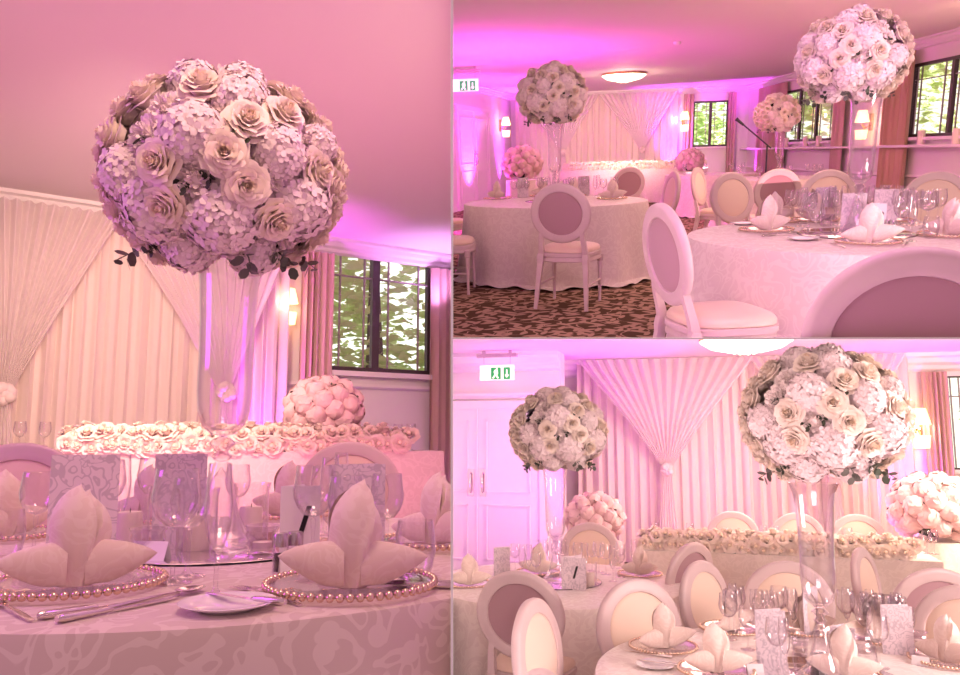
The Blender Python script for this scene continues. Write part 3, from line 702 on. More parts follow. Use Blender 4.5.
def text_mesh(s, size, shear=0.0, mt='ink'):
    c = bpy.data.curves.new('t', 'FONT'); c.body = s; c.size = size; c.extrude = 0.0006; c.align_x = 'CENTER'; c.align_y = 'CENTER'; c.shear = shear; c.offset = size*0.012
    o = bpy.data.objects.new('t', c); COL.objects.link(o)
    me = bpy.data.meshes.new_from_object(o.evaluated_get(bpy.context.evaluated_depsgraph_get()))
    bpy.data.objects.remove(o); bpy.data.curves.remove(c)
    me.materials.clear(); me.materials.append(M[mt]); return me
def number_card(s, w=0.085, h=0.16, mt='card'):
    a = MB().box(-w/2, w/2, -0.001, 0.001, 0, h).mesh('card_front', mt, False)
    b = MB().box(-w/2, w/2, -0.001, 0.001, 0, h).xf(Matrix.Translation((-w/2, 0, 0)) @ Matrix.Rotation(0.9, 4, 'Z') @ Matrix.Translation((w/2, 0, 0))).mesh('card_back', mt, False)
    t = text_mesh(s, h*0.55, 0.3)
    return dict(name='table_number_card', cat='table number', parts=[part('card_front', a, sub=[part('numeral', t, Matrix.Translation((0, -0.0018, h*0.52)) @ Matrix.Rotation(PI/2, 4, 'X'))]), part('card_back', b)])
PLACE = dict(name='place_card', cat='place card', parts=[part('place_card', MB().add(
    [(-0.042, -0.018, 0), (0.042, -0.018, 0), (0.042, 0, 0.045), (-0.042, 0, 0.045), (0.042, 0.018, 0), (-0.042, 0.018, 0), (-0.042, -0.0165, 0), (0.042, -0.0165, 0), (0.042, 0, 0.0435), (-0.042, 0, 0.0435), (0.042, 0.0165, 0), (-0.042, 0.0165, 0)],
    [(0, 1, 2, 3), (3, 2, 4, 5), (9, 8, 7, 6), (11, 10, 8, 9)]).mesh('place_card', 'card', False), sub=[])])
def make_shaker(fill):
    return dict(name='salt_shaker' if fill == 'salt' else 'pepper_shaker', cat='shaker', parts=[part('jar', MB().lathe([(0, 0), (0.016, 0), (0.017, 0.003), (0.017, 0.055), (0.015, 0.055), (0.015, 0.004), (0, 0.004)], 16).mesh('jar', 'glass')),
        part('filling', MB().lathe([(0, 0.004), (0.0145, 0.004), (0.0145, 0.04), (0, 0.04)], 14).mesh('filling', fill)), part('lid', MB().lathe([(0, 0.055), (0.018, 0.055), (0.018, 0.078), (0.015, 0.083), (0, 0.084)], 16).mesh('lid', 'lid'))])
SALT, PEPPER = make_shaker('salt'), make_shaker('pepper')
def cut(name, pts, tw=0.002, arch=0.004, L=0.2):
    mb = MB().outline(pts, 0, tw)
    mb.v = [(x, y, z+0.0005+arch*math.sin(PI*min(1, max(0, (y+L/2)/L)))) for x, y, z in mb.v]
    return mb
def make_fork():
    o = [(-0.004, -0.10), (0.004, -0.10), (0.0055, -0.06), (0.003, 0.0), (0.003, 0.035), (0.011, 0.05), (0.012, 0.062), (0.0115, 0.095), (0.0095, 0.095), (0.009, 0.066), (0.0055, 0.066), (0.005, 0.096), (0.003, 0.096), (0.0025, 0.066), (-0.0025, 0.066), (-0.003, 0.096), (-0.005, 0.096), (-0.0055, 0.066), (-0.009, 0.066), (-0.0095, 0.095), (-0.0115, 0.095), (-0.012, 0.062), (-0.011, 0.05), (-0.003, 0.035), (-0.003, 0.0), (-0.0055, -0.06)]
    return dict(name='fork', cat='fork', parts=[part('fork', cut('fork', o).mesh('fork', 'steel', False))])
def make_knife():
    h = MB().tube([(0, -0.11, 0.006), (0, -0.10, 0.006), (0, -0.03, 0.005), (0, -0.02, 0.004)], [0.0055, 0.0075, 0.005, 0.003], 8)
    b = MB().outline([(-0.0045, -0.022), (0.004, -0.022), (0.008, 0.02), (0.009, 0.07), (0.004, 0.10), (-0.004, 0.11), (-0.005, 0.05)], 0.002, 0.0035)
    return dict(name='table_knife', cat='knife', parts=[part('handle', h.mesh('handle', 'steel')), part('blade', b.mesh('blade', 'steel', False))])
def make_spoon():
    h = MB().tube([(0, -0.10, 0.003), (0, -0.06, 0.004), (0, 0, 0.006), (0, 0.04, 0.005)], [0.005, 0.005, 0.0025, 0.003], 8, sc=(1, 0.5))
    b = MB().grid(lambda u, v: (0.02*v*math.cos(2*PI*u), 0.064+0.03*v*math.sin(2*PI*u), 0.002+0.006*v*v), 20, 5, closeu=True)
    return dict(name='spoon', cat='spoon', parts=[part('handle', h.mesh('handle', 'steel')), part('spoon_bowl', b.mesh('spoon_bowl', 'steel'))])
FORK, KNIFE, SPOON = make_fork(), make_knife(), make_spoon()
def make_sconce():
    P = [part('backplate', MB().box(-0.04, 0.04, -0.02, 0, -0.10, 0.10).mesh('backplate', 'brass', False))]
    P.append(part('arm', MB().tube([(0, -0.01, -0.03), (0, -0.08, -0.07), (0, -0.12, -0.02)], 0.008, 8).mesh('arm', 'brass')))
    P.append(part('lamp_shade', MB().lathe([(0.085, 0.0), (0.05, 0.14)], 20, (0, -0.12, 0.0)).mesh('lamp_shade', 'shade')))
    P.append(part('lamp_shade', MB().lathe([(0.06, -0.20), (0.075, -0.09)], 20, (0, -0.12, 0.0)).mesh('lamp_shade', 'shade')))
    return dict(name='wall_sconce', cat='wall lamp', parts=P)
SCONCE = make_sconce()
def make_ceiling_light(R=0.46):
    rim = MB().lathe([(R*0.9, 0.0), (R, -0.01), (R*1.02, -0.03), (R, -0.045), (R*0.93, -0.04)], 40)
    bowl = MB().lathe([(R*0.97, -0.035), (R*0.93, -0.08), (R*0.78, -0.125), (R*0.5, -0.155), (R*0.2, -0.165), (0, -0.166)], 40)
    bd = MB()
    for j in range(6):
        rr = R*(0.96-0.16*j); zz = -0.05-0.12*(j/5)**0.6; n = max(5, int(26*rr/R))
        for k in range(n): bd.sphere((rr*math.cos(2*PI*k/n+j), rr*math.sin(2*PI*k/n+j), zz), 0.022, 6, 4)
    return dict(name='ceiling_light', cat='ceiling light', parts=[part('metal_rim', rim.mesh('metal_rim', 'brass')), part('glass_bowl', bowl.mesh('glass_bowl', 'bowl')), part('crystal_drops', bd.mesh('crystal_drops', 'bowl'))])
CEIL = make_ceiling_light()
def make_exit():
    P = [part('ceiling_bar', MB().box(-0.30, 0.30, -0.05, 0.05, -0.10, -0.05).box(-0.22, -0.18, -0.02, 0.02, -0.05, 0).box(0.18, 0.22, -0.02, 0.02, -0.05, 0).mesh('ceiling_bar', 'lid', False))]
    for s_ in (-0.2, 0.2): P.append(part('hanger', MB().tube([(s_, 0, -0.10), (s_, 0, -0.20)], 0.004, 6).mesh('hanger', 'lid')))
    DZ = Matrix.Translation((0, 0, -0.075)) @ Matrix.Diagonal((1, 1, 1.1, 1))
    face = MB().box(-0.26, 0.26, -0.008, 0.008, -0.33, -0.13).mesh('sign_panel', 'signwhite', False)
    g = MB().box(-0.09, 0.06, -0.011, -0.008, -0.32, -0.16).box(0.10, 0.20, -0.011, -0.008, -0.32, -0.16)
    man = MB()
    man.add([(x, -0.013, z) for x, z in ((-.03, -.19), (.01, -.19), (.02, -.24), (.0, -.26), (.03, -.30), (.01, -.31), (-.02, -.27), (-.05, -.31), (-.07, -.30), (-.03, -.25), (-.05, -.22))], [tuple(range(11))])
    man.sphere((0.0, -0.012, -0.175), 0.012, 8, 5)
    arrow = MB().add([(x, -0.013, z) for x, z in ((.14, -.19), (.16, -.19), (.16, -.26), (.185, -.26), (.15, -.30), (.115, -.26), (.14, -.26))], [tuple(range(7))])
    P.append(part('sign_panel', face, DZ, sub=[part('green_field', g.mesh('green_field', 'green', False)), part('running_figure', man.mesh('running_figure', 'signwhite', False)), part('arrow', arrow.mesh('arrow', 'signwhite', False))]))
    return dict(name='exit_sign', cat='sign', parts=P)
EXIT = make_exit()
def make_mic():
    P = [part('base', MB().lathe([(0, 0), (0.14, 0), (0.14, 0.02), (0.02, 0.04), (0, 0.04)], 24).mesh('base', 'black')),
         part('pole', MB().tube([(0, 0, 0.03), (0, 0, 1.25)], 0.012, 8).mesh('pole', 'black')),
         part('boom', MB().tube([(0.05, 0, 1.20), (-0.32, 0, 1.52)], 0.010, 8).mesh('boom', 'black')),
         part('microphone', MB().tube([(-0.31, 0, 1.51), (-0.38, 0, 1.57), (-0.41, 0, 1.595)], [0.016, 0.02, 0.028], 10).mesh('microphone', 'black'))]
    return dict(name='microphone_stand', cat='microphone stand', parts=P)
def make_uplight():
    return dict(name='uplighter', cat='floor light', parts=[part('housing', MB().lathe([(0, 0), (0.09, 0), (0.10, 0.02), (0.10, 0.16), (0.085, 0.165), (0.085, 0.15), (0, 0.15)], 24).mesh('housing', 'black')), part('lens', MB().lathe([(0.084, 0.151), (0.05, 0.155), (0, 0.157)], 20).mesh('lens', 'shade_m'))])
M['shade_m'] = emit('magenta lens', (0.8, 0.1, 1.0), 4)
UP = make_uplight()
def uplight(r, p, power, label, color=MAG, z=0.2, tilt=(0, 0, 1), angle=1.0, size=0.08):
    put(UP, r, (p[0], p[1], p[2] if len(p) > 2 else 0), 0, label)
    zz = p[2] if len(p) > 2 else 0
    light(r, 'SPOT', (p[0], p[1], zz+z), (p[0]+tilt[0], p[1]+tilt[1], zz+z+tilt[2]), power, color, size, angle, 'uplight', 0.8)
def top_table(r, A, L, dep, z0, z, label, a=0):
    # long table with its floor-length cloth: A = front left corner
    mb = MB(); loop = []
    n = 60; m = 10
    for k in range(n): loop.append((L*k/n, 0))
    for k in range(m): loop.append((L, dep*k/m))
    for k in range(n): loop.append((L-L*k/n, dep))
    for k in range(m): loop.append((0, dep-dep*k/m))
    loops = []
    N = len(loop); cx, cy = L/2, dep/2
    for j, t in enumerate((0, 0.02, 0.15, 0.4, 0.7, 1.0)):
        lp = []
        for i, (x, y) in enumerate(loop):
            ox = (1 if x >= L-1e-6 else (-1 if x <= 1e-6 else 0)); oy = (1 if y >= dep-1e-6 else (-1 if y <= 1e-6 else 0))
            wv = 0.018*math.sin(i*1.1)+0.012*math.sin(i*0.37)+0.02
            lp.append((x+ox*wv*t, y+oy*wv*t, z-0.0 if j == 0 else z-0.006-(z-z0-0.012)*t))
        loops.append(lp)
    mb.loft(list(reversed(loops)))
    tab = dict(name='head_table', cat='table', parts=[part('tabletop', MB().box(0.02, L-0.02, 0.02, dep-0.02, z-0.04, z-0.008).mesh('tabletop', 'chair', False))]+
               [part('leg', MB().tube([(x, y, z-0.04), (x, y, z0)], 0.02, 8).mesh('leg', 'black')) for x in (0.15, L-0.15) for y in (0.12, dep-0.12)])
    put(tab, r, (A[0], A[1], 0), a, 'table under the '+label)
    o = single('tablecloth', mb.mesh('tablecloth', 'clothcream'), r, label, 'tablecloth', (A[0], A[1], 0), a)
    return o
def tree(r, p, H, R, label, n=2600, seed=1):
    n = int(n*1.6)
    rnd = random.Random(seed); mb = MB()
    blobs = [(Vector((rnd.gauss(0, R*0.4), rnd.gauss(0, R*0.3), H*0.62+rnd.gauss(0, H*0.2))), rnd.uniform(0.3, 0.55)*R) for _ in range(14)]
    for _ in range(n):
        c, b = rnd.choice(blobs); d = Vector((rnd.gauss(0, 1), rnd.gauss(0, 1), rnd.gauss(0, 1))).normalized()*b*rnd.uniform(.5, 1)
        s = rnd.uniform(0.09, 0.2); q = Matrix.Rotation(rnd.uniform(0, 6), 3, 'Z') @ Matrix.Rotation(rnd.uniform(-1.2, 1.2), 3, 'X')
        pos = c+d
        mb.add([pos+q @ Vector(v) for v in ((-s, 0, 0), (0, -s*0.5, 0.02), (s, 0, 0), (0, s*0.5, 0.02))], [(0, 1, 2, 3)])
    tr = MB().tube([(0, 0, 0), (0.05, 0, H*0.4), (0, 0, H*0.8)], [R*0.08, R*0.06, R*0.02], 8)
    put(dict(name='tree', cat='tree', parts=[part('foliage', mb.mesh('foliage', 'tree' if seed % 2 else 'treelight', False)), part('trunk', tr.mesh('trunk', 'bark'))]), r, p, 0, label)
def plinth(r, p, h, R, label):
    mb = make_plinth(h, R); single('draped_plinth', mb, r, label, 'plinth', p)
def make_plinth(h, R):
    def fn(u, v):
        th = 2*PI*u
        if v < 0.2: q = v/0.2; return (R*q*math.cos(th), R*q*math.sin(th), h)
        t = (v-0.2)/0.8; rr = R+t*(0.03+0.025*math.sin(11*th)); return (rr*math.cos(th), rr*math.sin(th), h*(1-t)+0.004)
    return MB().grid(fn, 88, 15, closeu=True).mesh('draped_plinth', 'clothcream')

CH = 'beaded glass charger plate '
ORD = ['first', 'second', 'third', 'fourth', 'fifth', 'sixth', 'seventh', 'eighth', 'ninth', 'tenth', 'eleventh', 'twelfth', 'thirteenth', 'fourteenth', 'fifteenth', 'sixteenth', 'seventeenth', 'eighteenth', 'nineteenth', 'twentieth', 'twenty-first', 'twenty-second', 'twenty-third', 'twenty-fourth', 'twenty-fifth', 'twenty-sixth', 'twenty-seventh', 'twenty-eighth', 'twenty-ninth', 'thirtieth', 'thirty-first', 'thirty-second', 'thirty-third', 'thirty-fourth', 'thirty-fifth']
def crowd(onf, pts, lb, grp, seed, types=None):
    rq = random.Random(seed)
    for k, (px, py) in enumerate(sorted(pts)):
        pr = rq.choice(types or (WINE, BIGWINE, FLUTE)); kind = {id(WINE): 'wine glass', id(BIGWINE): 'large wine glass', id(FLUTE): 'champagne flute'}[id(pr)]
        onf(pr, px, py, 0, '%s, %s glass from the left %s' % (kind, ORD[k], lb), grp)
# =================================================================== ROOM 1 (left)
def face(px): return px
Z1 = 3.0
A1, B1 = (-3.3, 6.6), (3.2, 8.38)
L1, a1 = frame_of(A1, B1)
def S1(px, py=438): return on_wall(A1, B1, Wl(R1, px, py, A1, B1))
w0, w1 = S1(326), S1(431); wz0 = Wl(R1, 378, 373, A1, B1).z; wz1 = Wl(R1, 378, 253, A1, B1).z
wall('wall_back', R1, A1, B1, -0.02, Z1, [(w0, w1, wz0, wz1)])
window(R1, A1, B1, w0, w1, wz0, wz1, (0.44,))
strip('trim_1', R1, A1, B1, Z1, CORN)
strip('trim_2', R1, A1, B1, wz0-0.12, [(0, 0), (0.05, 0), (0.05, -0.03), (0.02, -0.05), (0, -0.05)])
struct('floor', MB().box(-3.3, 3.2, 0.9, 9.0, -0.05, 0), 'carpet', R1)
struct('ceiling', MB().outline([(-3.4, 2.4), (3.3, 2.4), (3.3, 8.5), (-3.4, 6.68)], Z1, Z1+0.08), 'ceiling', R1)
struct('ground', MB().box(-2, 6, 9.2, 24, -0.1, -0.02), 'lawn', R1)
tree(R1, (2.3, 13.0, 0), 5.6, 2.6, 'leafy green tree outside the window of the left-hand view', 1300, 2)
tree(R1, (0.8, 15.5, 0), 6.4, 2.2, 'second green tree further behind, left of the nearer one outside the left-hand window', 1300, 4)
dL = S1(278)-S1(-40)
pd = Wl(R1, -40, 438, A1, B1, 0.16)
single('backdrop_drape', curtain_mesh(dL, 0.02, Z1-0.12, 22, 0.045, 'drape', 4), R1, 'pleated cream backdrop drape behind the head table in the left-hand view', 'drape', (pd.x, pd.y, 0), a1)
half = dL*0.5
ps = Wl(R1, -75, 438, A1, B1, 0.22); wS = S1(103)-S1(-75)
put(make_swag(wS, Z1-0.12, 0.38, 1.35, 0.1), R1, (ps.x, ps.y, 0), a1, 'sheer voile swag at the far left edge, drawn down leftwards over the cream drape')
ps = Wl(R1, 96, 438, A1, B1, 0.22); wS = S1(278)-S1(96)
put(make_swag(wS, Z1-0.12, 0.64, 1.42, 0.1), R1, (ps.x, ps.y, 0), a1, 'sheer voile swag behind the tall vase with the big flower globe')
for (q0, q1, lb, sd, mt) in ((297, 329, 'pink curtain hanging left of the window in the left-hand view', 2, 'curtain'), (429, 470, 'pink curtain at the right edge of the left-hand view, right of its window', 3, 'curtain')):
    p = Wl(R1, q0, 438, A1, B1, 0.12); single('curtain', curtain_mesh(S1(q1)-S1(q0), 0.05, Z1-0.17, 5, 0.035, mt, sd), R1, lb, 'curtain', (p.x, p.y, 0), a1)
p = Wl(R1, 285, 305, A1, B1, 0.0); put(SCONCE, R1, p, a1, 'lit brass wall lamp between the drape and the curtained window in the left-hand view')
light(R1, 'POINT', (p.x, p.y-0.2, p.z), (0, 0, 0), 2.5, WARM, 0.05)
p = Wl(R1, 262, 438, A1, B1, 0.42); uplight(R1, (p.x, p.y, 0.0), 320, 'uplighter throwing magenta light up the drape edge in the left-hand view', HOTP if False else (0.85, 0.08, 1.0), 0.2, (0.0, 0.10, 1), 1.0)
p = Wl(R1, 434, 438, A1, B1, 0.30); light(R1, 'SPOT', (p.x, p.y, 2.3), (p.x+0.02, p.y, 4), 34, (0.8, 0.35, 1.0), 0.05, 2.1, 'uplight')
# head table on a low dais
dais = MB().box(-2.7, 2.1, 5.0, 6.9, 0, 0.18)
p = D(R1, 433, 448, 5.9); zt1 = 0.93
y_t = 5.45; xr = (433-225)/F*y_t; xl = -2.3
single('stage_platform', MB().box(-2.6, xr+0.1, y_t-0.25, 5.78, 0, 0.18).mesh('stage_platform', 'carpet', False), R1, 'low carpeted platform carrying the long table in the left-hand view', 'platform')
top_table(R1, (xl, y_t-0.15), xr-xl, 0.46, 0.18, zt1, 'cream cloth of the head table in the left-hand view')
g0 = D(R1, 70, 438, y_t).x; g1 = D(R1, 408, 438, y_t).x
put(make_garland(g1-g0, 33), R1, (g0, y_t-0.07, zt1), 0, 'garland of cream roses along the head table of the left-hand view')
pb = D(R1, 324, 398, y_t+0.28); put(LOWBALL, R1, (pb.x, pb.y, zt1+0.27), 0, 'round pink peony arrangement on the head table of the left-hand view')
for px, yy, lb in ((20, 0, 'wine glass at the far left end of the left-hand head table'), (45, .1, 'second wine glass from the left on the left-hand head table'), (398, .2, 'wine glass at the right end of the left-hand head table, left of the last'), (411, .1, 'last wine glass at the right end of the left-hand head table')):
    pp = D(R1, px, 430, y_t+yy); put(WINE, R1, (pp.x, pp.y, zt1), 0, lb, 'wine glasses on the head table of the left-hand view')
for px, lb in ((113, 'white place card behind the left part of the rose garland in the left-hand view'), (298, 'white place card leaning by the pink peony arrangement of the left-hand view')):
    pp = D(R1, px, 430, y_t+0.16); put(PLACE, R1, (pp.x, pp.y, zt1), 0, lb, s=1.9)
# chairs
for (px, d, rz, lb) in ((38, 3.55, PI+0.15, 'oval-backed chair behind the round table at the left edge of the left-hand view'), (341, 4.0, PI-0.2, 'oval-backed chair behind the round table, right of the tall vase in the left-hand view')):
    p = D(R1, px, 460, d); put(CHAIR, R1, (p.x-0.26*math.sin(rz), p.y+0.26*math.cos(rz)-0.3, 0), rz, lb, 'chairs at the round table of the left-hand view')
# round table
c1 = G(R1, 218, 548, 0.75); RT1 = 0.84
put(make_table(RT1), R1, (c1.x, c1.y, 0), 0, 'round table under the cream damask cloth of the left-hand view')
single('tablecloth', make_cloth(RT1, 0.75, 1), R1, 'cream damask cloth on the near round table of the left-hand view', 'tablecloth', (c1.x, c1.y, 0))
TZ = 0.7505
put(MIRROR, R1, (c1.x, c1.y, TZ), 0, 'round mirror plate under the vase of the left-hand view', s=0.95)
put(VASE, R1, (c1.x, c1.y, TZ+0.0062), 0, 'tall clear glass vase carrying the largest flower globe, left-hand view')
pg = D(R1, 226, 175, c1.y); put(GLOBE, R1, (pg.x, pg.y, pg.z), 0, 'large globe of cream roses and hydrangeas on the tall vase of the left-hand view', s=0.87, rx=Matrix.Rotation(0.30, 4, 'X'))
def on1(proto, px, py, rz, lb, grp=None, s=1.0, dz=0.0, r=R1, cc=None, rt=None):
    p = G(r, px, py, TZ)
    cc = cc if cc is not None else c1; rt = rt or RT1
    v = Vector((p.x-cc.x, p.y-cc.y)); lim = rt-0.10
    if v.length > lim: v = v.normalized()*lim; p = Vector((cc.x+v.x, cc.y+v.y, TZ))
    return put(proto, r, (p.x, p.y, TZ+dz), rz, lb, grp, s)
for i, (px, py, lb, rz) in enumerate(((75, 588, 'front left of the left-hand table', 0.15), (351, 589, 'front right of the left-hand table', -0.1), (437, 545, 'at the right edge of the left-hand view', -0.8), (2, 538, 'at the far left edge of the left-hand view', 0.9), (291, 515, 'at the back of the left-hand table, right of the vase', 0.3), (128, 515, 'at the back of the left-hand table, left of the vase', -0.3))):
    on1(CHARGER, px, py, 0, CH+lb, s=1.0)
    on1(NAPK[i % 3], px, py, rz, 'pointed folded cream napkin '+lb, dz=0.006, s=0.92)
on1(MENU, 80, 562, 0.05, 'silver-patterned menu card standing behind the front left napkin of the left-hand view', s=1.08)
on1(MENU, 356, 560, -0.05, 'silver-patterned menu card standing behind the front right napkin of the left-hand view', s=0.98)
on1(MENU, 178, 538, 0.12, 'menu card standing left of the tall vase foot in the left-hand view', s=1.05)
on1(number_card('1', 0.085, 0.165), 299, 563, -0.05, 'white table number card reading 1 on the left-hand table')
on1(PEPPER, 280, 573, 0, 'pepper shaker with steel lid by the number 1 card', s=0.95)
on1(SALT, 294, 571, 0, 'salt shaker with steel lid, right of the pepper by the number 1 card', s=0.95)
on1(PLACE, 301, 578, 0.1, 'small white tent place card in front of the number 1 card')
on1(PLACE, 150, 562, -0.5, 'small white tent place card right of the left menu in the left-hand view')
on1(VOTIVE, 147, 560, 0, 'crystal votive holder left of the vase foot in the left-hand view')
on1(VOTIVE, 262, 556, 0, 'crystal votive holder right of the vase foot in the left-hand view')
on1(HURR, 128, 548, 0, 'cream candle in a glass cylinder left of the middle menu card')
on1(HURR, 196, 552, 0, 'cream candle in a glass cylinder just left of the vase foot')
on1(HURR, 250, 540, 0, 'cream candle in a glass cylinder just right of the vase foot')
gl = [(33, 556, WINE, 'wine glass left of the front left menu card'), (172, 583, BIGWINE, 'large wine glass in front of the middle menu card'), (187, 577, WINE, 'wine glass just right of the large one before the middle menu'),
      (88, 545, WINE, 'wine glass rising behind the left edge of the left menu card'), (105, 540, BIGWINE, 'wine glass rising behind the right edge of the left menu card'), (118, 545, FLUTE, 'champagne flute right of the left menu card'),
      (215, 598, FLUTE, 'champagne flute standing before the vase, behind the side plate'), (312, 566, BIGWINE, 'large wine glass left of the right menu card'), (328, 560, FLUTE, 'champagne flute before the left edge of the right menu card'),
      (344, 570, WINE, 'wine glass before the right menu card'), (386, 563, WINE, 'wine glass right of the right menu card'), (415, 578, TUMB, 'water tumbler right of the front right napkin'), (4, 560, TUMB, 'water tumbler at the far left edge of the left-hand view'),
      (322, 535, WINE, 'wine glass behind the right menu card, left one'), (340, 530, FLUTE, 'champagne flute behind the right menu card'), (358, 533, WINE, 'wine glass behind the right menu card, right one'),
      (236, 530, WINE, 'wine glass behind the vase foot, right side'), (150, 530, BIGWINE, 'wine glass behind the middle menu card')]
for px, py, pr, lb in gl: on1(pr, px, py, 0, lb+' on the left-hand table', 'glasses on the left-hand table')
on1(SIDE, 228, 612, 0, 'white side plate at the front of the left-hand table', s=0.95)
on1(KNIFE, 244, 607, 0.75, 'butter knife resting across the side plate', dz=0.012, s=0.8)
for px, py, rz, pr, lb in ((110, 608, -0.95, KNIFE, 'table knife nearest the front left charger'), (124, 610, -0.85, KNIFE, 'table knife right of the nearest one by the left charger'), (160, 600, -0.8, SPOON, 'soup spoon right of the two knives'),
                           (256, 596, 0.35, FORK, 'fork left of the front right charger, outer'), (272, 597, 0.4, FORK, 'fork left of the front right charger, inner'), (436, 592, 1.0, KNIFE, 'table knife right of the front right charger'), (447, 588, 1.0, SPOON, 'spoon at the right edge of the left-hand view'), (10, 612, 0.5, FORK, 'fork at the lower left edge of the left-hand view')):
    on1(pr, px, py, rz, lb+', left-hand table', dz=0.001)

# =================================================================== ROOM 2 (upper right)
Z2 = 2.81
A2, B2 = (-5.3, 22.0), (1.05, 23.0)        # back wall
A2r, B2r = (1.05, 23.0), (4.95, 8.0)       # window wall on the right
L2, a2 = frame_of(A2, B2); L2r, a2r = frame_of(A2r, B2r)
def S2(px): return on_wall(A2, B2, Wl(R2, px, 147, A2, B2))
def S2r(px): return on_wall(A2r, B2r, Wl(R2, px, 120, A2r, B2r))
wall('wall_back', R2, A2, B2, -0.02, Z2, [(S2(692), S2(727), 1.25, 2.45)])
window(R2, A2, B2, S2(692), S2(727), 1.25, 2.45, (0.5,))
hb = (S2r(782), S2r(833)); hc = (S2r(908), S2r(975))
zb = (1.30, 2.45)
wall('wall_right', R2, A2r, B2r, -0.02, Z2, [(hb[0], hb[1], *zb), (hc[0], hc[1], *zb)])
window(R2, A2r, B2r, hb[0], hb[1], *zb, (0.35, 0.68)); window(R2, A2r, B2r, hc[0], hc[1], *zb, (0.62,))
dl0 = (-5.3, 22.0); 
wall('wall_left', R2, (-5.3, 7.5), (-5.3, 22.0), -0.02, Z2, [], 0.12)
strip('trim_1', R2, A2, B2, Z2, CORN); strip('trim_2', R2, A2r, B2r, Z2, CORN); strip('trim_3', R2, (-5.3, 7.5), (-5.3, 22.0), Z2, CORN)
strip('trim_4', R2, A2r, B2r, 1.18, [(0, 0), (0.20, 0), (0.20, -0.04), (0, -0.04)])
strip('trim_5', R2, A2r, B2r, 0.7, [(0, 0), (0.05, 0), (0.05, -0.03), (0.0, -0.05)])
struct('floor', MB().box(-5.5, 5.4, 1.8, 23.5, -0.05, 0), 'carpet', R2)
struct('ceiling', MB().outline([(-5.5, 6.5), (5.45, 6.5), (1.2, 23.15), (-5.5, 22.1)], Z2, Z2+0.08), 'ceiling', R2)
struct('ground', MB().box(-2, 22, 23.6, 40, -0.1, -0.02), 'lawn', R2); 
tree(R2, (0.9, 28, 0), 5.6, 2.4, 'green tree seen through the far back window of the upper right view', 2200, 3)
tree(R2, (4.0, 25, 0), 5.6, 2.8, 'green tree seen through the middle window of the upper right view', 3000, 4)
tree(R2, (8.0, 17.5, 0), 5.2, 2.6, 'green tree seen through the near right window of the upper right view', 3600, 5)
tree(R2, (10.5, 21, 0), 6.0, 3.0, 'tall tree beyond the nearest one outside the right window of the upper right view', 3000, 6)
# drape and swags
p0 = Wl(R2, 516, 147, A2, B2, 0.2); dL = S2(676)-S2(516)
single('backdrop_drape', curtain_mesh(dL, 0.02, Z2-0.1, 22, 0.05, 'drape', 6), R2, 'pleated cream backdrop drape on the back wall of the upper right view', 'drape', (p0.x, p0.y, 0), a2)
for (q0, q1, ap, lb) in ((518, 598, 0.56, 'sheer voile swag on the left half of the upper right view drape'), (598, 676, 0.56, 'sheer voile swag on the right half of the upper right view drape')):
    p = Wl(R2, q0, 147, A2, B2, 0.3); put(make_swag(S2(q1)-S2(q0), Z2-0.1, ap, 1.22, 0.05), R2, (p.x, p.y, 0), a2, lb)
for (AA, BB, aa, SS, q0, q1, mt, lb) in ((A2, B2, a2, S2, 683, 693, 'curtain', 'narrow pink curtain left of the far back window'), (A2, B2, a2, S2, 727, 735, 'curtain', 'narrow pink curtain right of the far back window'),
        (A2r, B2r, a2r, S2r, 757, 783, 'curtain', 'rose curtain left of the middle window behind the small flower globe'), (A2r, B2r, a2r, S2r, 832, 842, 'curtain', 'rose curtain right of the middle window beside the near vase'), (A2r, B2r, a2r, S2r, 880, 908, 'tan', 'wide tan curtain left of the near right window')):
    p = Wl(R2, q0, 130, AA, BB, 0.12); wdt = SS(q1)-SS(q0); single('curtain', curtain_mesh(wdt, 0.05, Z2-0.17, max(3, wdt*7), 0.05, mt, int(q0)), R2, lb, 'curtain', (p.x, p.y, 0), aa)
for px, py, AA, BB, aa, lb in ((742, 120, A2r, B2r, a2r, 'lit wall lamp on the magenta pier right of the far window'), (872, 122, A2r, B2r, a2r, 'lit wall lamp beside the wide tan curtain'), (684, 120, A2, B2, a2, 'lit wall lamp right of the backdrop drape in the upper right view')):
    p = Wl(R2, px, py, AA, BB, 0.0); put(SCONCE, R2, p, aa, lb, s=1.5); light(R2, 'POINT', (p.x-0.2, p.y-0.25, p.z), (0, 0, 0), 5, WARM, 0.05)
p = Vector((-5.3, 20.7, 1.95)); put(SCONCE, R2, p, PI/2, 'lit wall lamp on the left wall between door and drape, upper right view', s=1.5); light(R2, 'POINT', (-5.0, 20.6, 2.0), (0, 0, 0), 5, WARM, 0.05)
